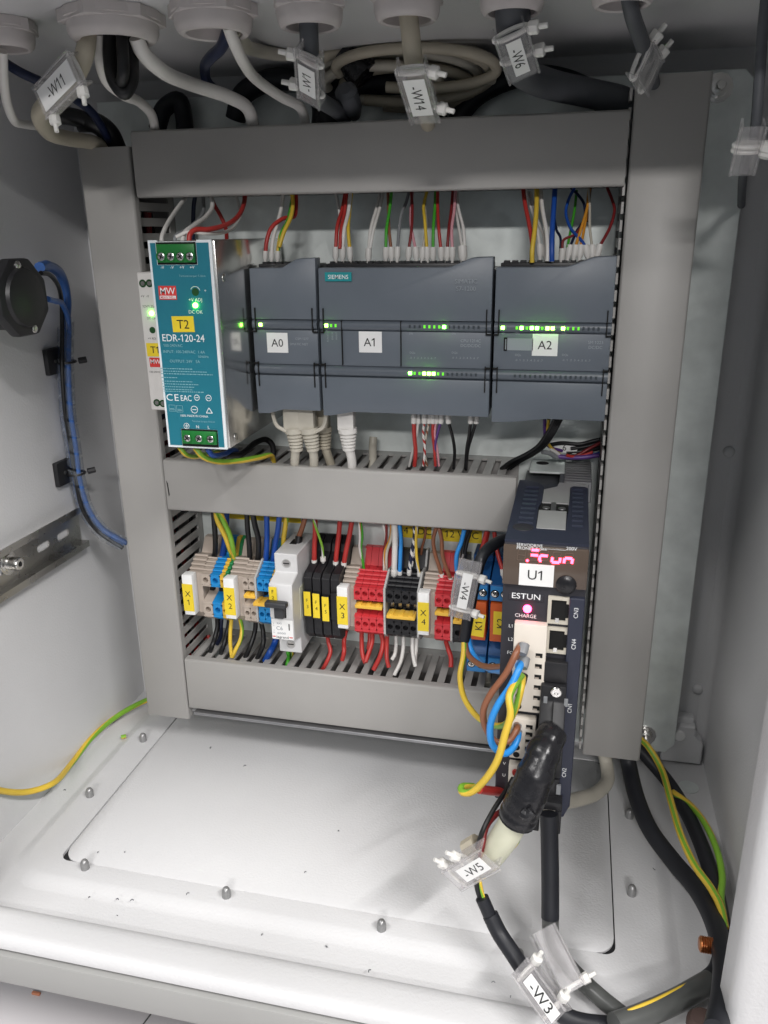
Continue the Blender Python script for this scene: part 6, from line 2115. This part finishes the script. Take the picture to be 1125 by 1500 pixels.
wire('wire_darkred', W((750, 1160, -182), (744, 1180, -190), (725, 1195, -196), (712, 1212, -204), (706, 1240, -210), (700, 1262, -208)), 1.7, 'dark brown core running down to the -W5 marker', None, MG)
wire('wire_yellow', 'wire_lime' and W((760, 1212, -200), (758, 1232, -202), (745, 1245, -203), (722, 1250, -206), (704, 1262, -209), (702, 1285, -211), (706, 1308, -213), (712, 1325, -214)), 1.3, 'yellow core passing behind the clear tube and the -W5 marker', None, MG, col2='wire_lime', stripe=3)
wire('wire_black', W((696, 1270, -211), (698, 1292, -212), (702, 1310, -213), (708, 1325, -214)), 1.8, 'second black core below the -W5 marker', None, MG)
bm = B()
tube(bm, W((684, 1246, -206), (700, 1236, -206)), 6, 10)
solo('rubber_grommet', bm, 'wire_beige', 'brownish sleeve behind the -W5 marker', 'sleeve')
marker(at(664, 1282, y=-214), at(720, 1250, y=-218), 15, '-W5', 'clear cable marker printed -W5 below the servo drive', None, False, ties=(0.1, 0.42), lab_l=0.62, lab_w=0.62, lab_off=0.08, tie_side=-1, th=10, tsize=5.4)
# cable W3
wire('cable_black', W((706, 1315, -214), (716, 1338, -216), (722, 1352, -217)), 3.9, 'thin end of the black sleeve below the -W5 marker', None, MG, name='cable', cat='cable', n=14)
wire('cable_black', [at(718, 1340, y=-216), at(732, 1368, y=-220), at(750, 1395, y=-226), at(770, 1425, y=-234), at(800, 1465, y=-246), at(835, 1492, y=-250), at(890, 1502, y=-245), at(940, 1500, y=-238)], 4.7, 'black sleeved cable carrying the -W3 marker', None, None, name='cable', cat='cable', n=14)
marker(at(766, 1414, y=-242), at(822, 1492, y=-262), 12.5, '-W3', 'clear cable marker printed -W3 at the bottom edge', None, False, ties=(0.12, 0.82), lab_l=0.75, lab_w=0.55, lab_off=0.1, tie_side=-1, th=9, tsize=6.0, nrm=(-0.35, -0.8, 0.5))
# straight cable of the lower connector
wire('cable_black', [at(804, 1192, y=-184), at(805, 1230, y=-188), at(806, 1290, y=-196), at(806, 1345, y=-204)], 5.2, 'straight black sleeved cable from the lower servo connector', None, None, name='cable', cat='cable', n=18)
wire('grey_cable', [at(806, 1340, y=-203), at(808, 1372, y=-208), at(822, 1402, y=-214), at(848, 1432, y=-222), at(880, 1462, y=-230), at(915, 1490, y=-236), at(950, 1520, y=-240)], 4.9, 'grey cable leaving the straight black sleeve at the bottom', None, None, name='cable', cat='cable', n=16)
marker(at(793, 1362, y=-216), at(838, 1452, y=-236), 13, None, 'blank clear cable marker on the grey cable at the bottom', None, False, ties=(0.93,), tie_side=-1, th=11, nrm=(0.5, -0.8, 0.4))

# ------------------------------------------------------------------ cables along the right wall and floor
RG = 'cables leaving the right duct'
wire('cable_black', [at(915, 1085, y=-45), at(921, 1120, y=-50), at(933, 1170, y=-76), at(952, 1215, z=-326), at(985, 1260, z=-330), at(1020, 1302, z=-328), at(1046, 1350, z=-322), at(1060, 1410, z=-314), at(1058, 1460, z=-308), at(1048, 1510, z=-302)], 5.8, 'thick black cable bowing from the right duct to the lower right corner', None, RG, name='cable', cat='cable', n=16)
wire('cable_black', [at(930, 1090, y=-30), at(950, 1112, y=-34), at(978, 1145, z=-325), at(1008, 1195, z=-326), at(1032, 1250, z=-326), at(1050, 1310, z=-326), at(1058, 1360, z=-328), at(1058, 1395, z=-332), at(1048, 1425, z=-333), at(1030, 1440, z=-334)], 5.0, 'second black cable under the yellow wires at the right wall', None, RG, name='cable', cat='cable', n=16)
wire('wire_yellow', [at(932, 1078, y=-34), at(948, 1092, y=-40), at(968, 1125, y=-50), at(983, 1175, z=-312), at(998, 1225, z=-312), at(1018, 1268, z=-314), at(1042, 1302, z=-316), at(1056, 1330, z=-318), at(1062, 1360, z=-322)], 2.4, 'yellow wire lying over the black cables at the right wall', None, RG, name='wire', cat='wire', col2='wire_lime', stripe=1, twist=1)
wire('wire_lime', [at(985, 1160, z=-322), at(1010, 1178, z=-322), at(1032, 1205, z=-320), at(1050, 1245, z=-320), at(1058, 1285, z=-320), at(1056, 1315, z=-320), at(1060, 1345, z=-322)], 2.2, 'green and yellow wire nearest the right wall', None, RG, col2='wire_yellow', stripe=4, twist=5)
wire('wire_cream', [at(880, 1085, y=-30), at(888, 1118, y=-34), at(890, 1142, y=-48), at(876, 1160, y=-70), at(850, 1170, y=-100), at(815, 1176, y=-130), at(790, 1180, y=-150)], 5.0, 'cream cable curving out below the right duct behind the servo drive', None, RG, name='cable', cat='cable', n=14)
t = thing('grey_cable', 'grey sleeved cable with a yellow core along the floor at lower right', 'cable', at(980, 1460, z=-334))
bm = B()
tube(bm, [at(900, 1502, z=-328), at(940, 1488, z=-330), at(990, 1466, z=-331), at(1040, 1438, z=-332)], 6.2, 16)
part('sleeve', bm, 'grey_cable', t, smooth=60)
bm = B()
tube(bm, [at(908, 1487, z=-324.5), at(928, 1478, z=-324), at(962, 1464, z=-325), at(1015, 1438, z=-327)], 1.1, 8, stripe=2, twist=2, phase=2.6)
part('core', bm, ['wire_yellow', 'wire_lime'], t, smooth=60)
# copper earth stud in the right wall
c = at(1040, 1385, z=-318)
t = thing('earth_stud', 'threaded copper stud sticking out of the right wall', 'stud', (c.x, c.y, c.z - 5))
bm = B()
prof = [(0, 3.2), (0.8, 4.4)]
x_ = 0.8
while x_ < 15:
    prof += [(x_ + 0.6, 4.5), (x_ + 0.9, 4.0), (x_ + 1.2, 4.5)]
    x_ += 1.25
prof += [(XR - c.x + 6, 4.4)]
lathe(bm, (c.x - 6, c.y, c.z), (1, 0, 0), prof, 20)
part('thread', bm, 'copper', t, smooth=20)
c2 = at(1076, 1390, y=c.y)
bm = B()
lathe(bm, (XR - 6, c.y, c.z), (1, 0, 0), [(0, 8), (5.8, 8)], 6)
part('nut', bm, 'bright_screw', t, smooth=20)
bm = B()
c = at(1028, 1505, z=-330)
lathe(bm, c, (0, 0, 1), [(0, 8), (4, 8), (7, 6), (8, 2)], 18)
solo('rubber_plug', bm, 'rubber_brown', 'dark brown rubber plug at the bottom right corner', 'plug')

# earth wire across the floor at the left
wire('wire_yellow', [at(225, 1022, z=-333), at(205, 1030, z=-334), at(170, 1050, z=-335), at(135, 1080, z=-336), at(105, 1118, z=-337), at(75, 1149, x=-203), at(40, 1160, x=-210), at(0, 1158, x=-214), at(-40, 1145, x=-215)], 2.3, 'yellow green earth wire snaking over the cabinet floor at left', None, None, col2='wire_lime', stripe=4, twist=6, n=10)

# small offcuts and swarf
bm = B()
c = at(181, 1083, z=-343)
tube(bm, [c + Vector((-2, 0, 2)), c + Vector((1.5, 2, 2.2))], 1.7, 8, stripe=3)
solo('wire_offcut', bm, ['wire_yellow', 'wire_lime'], 'tiny yellow wire offcut on the cabinet floor near the left duct', 'offcut')
bm = B()
c = at(53, 1455, z=-439)
box(bm, c.x - 3.2, c.x + 3.2, c.y - 1.1, c.y + 1.1, -440, -438, 0.5)
solo('copper_offcut', bm, 'scrap', 'small orange scrap lying on the floor below the cabinet', 'offcut')
bm = B()
for i, (u, v) in enumerate(((130, 1205), (308, 1097), (357, 1123), (182, 1249), (143, 1250), (130, 1316), (170, 1318), (191, 1320), (173, 1342), (200, 1378), (383, 1371), (495, 1218), (273, 1311), (446, 1279), (540, 1425), (480, 1388), (12, 1187), (93, 1158), (180, 1048), (720, 1440), (748, 1462), (960, 1275), (917, 1170))):
    inside = GX0 < at(u, v, z=ZF).x < GX1 and at(u, v, z=ZF).y > GY0
    c = at(u, v, z=ZF if inside or v > 1400 or 1250 < v < 1345 else ZF - 3.5)
    a = random.uniform(0, 3.1)
    L_ = random.uniform(0.7, 2.2)
    d_ = Vector((math.cos(a), math.sin(a), 0)) * L_
    e_ = Vector((-d_.y, d_.x, 0)) * 0.5
    tube(bm, [c + Vector((0, 0, 0.3)), c + d_ * 0.5 + e_ * 0.6 + Vector((0, 0, 0.8)), c + d_ + Vector((0, 0, 0.3))], random.uniform(0.18, 0.36), 5, k=2)
o = solo('swarf', bm, 'conduit_grey', 'tiny dark metal shavings scattered over the cabinet floor', 'debris', kind='stuff')
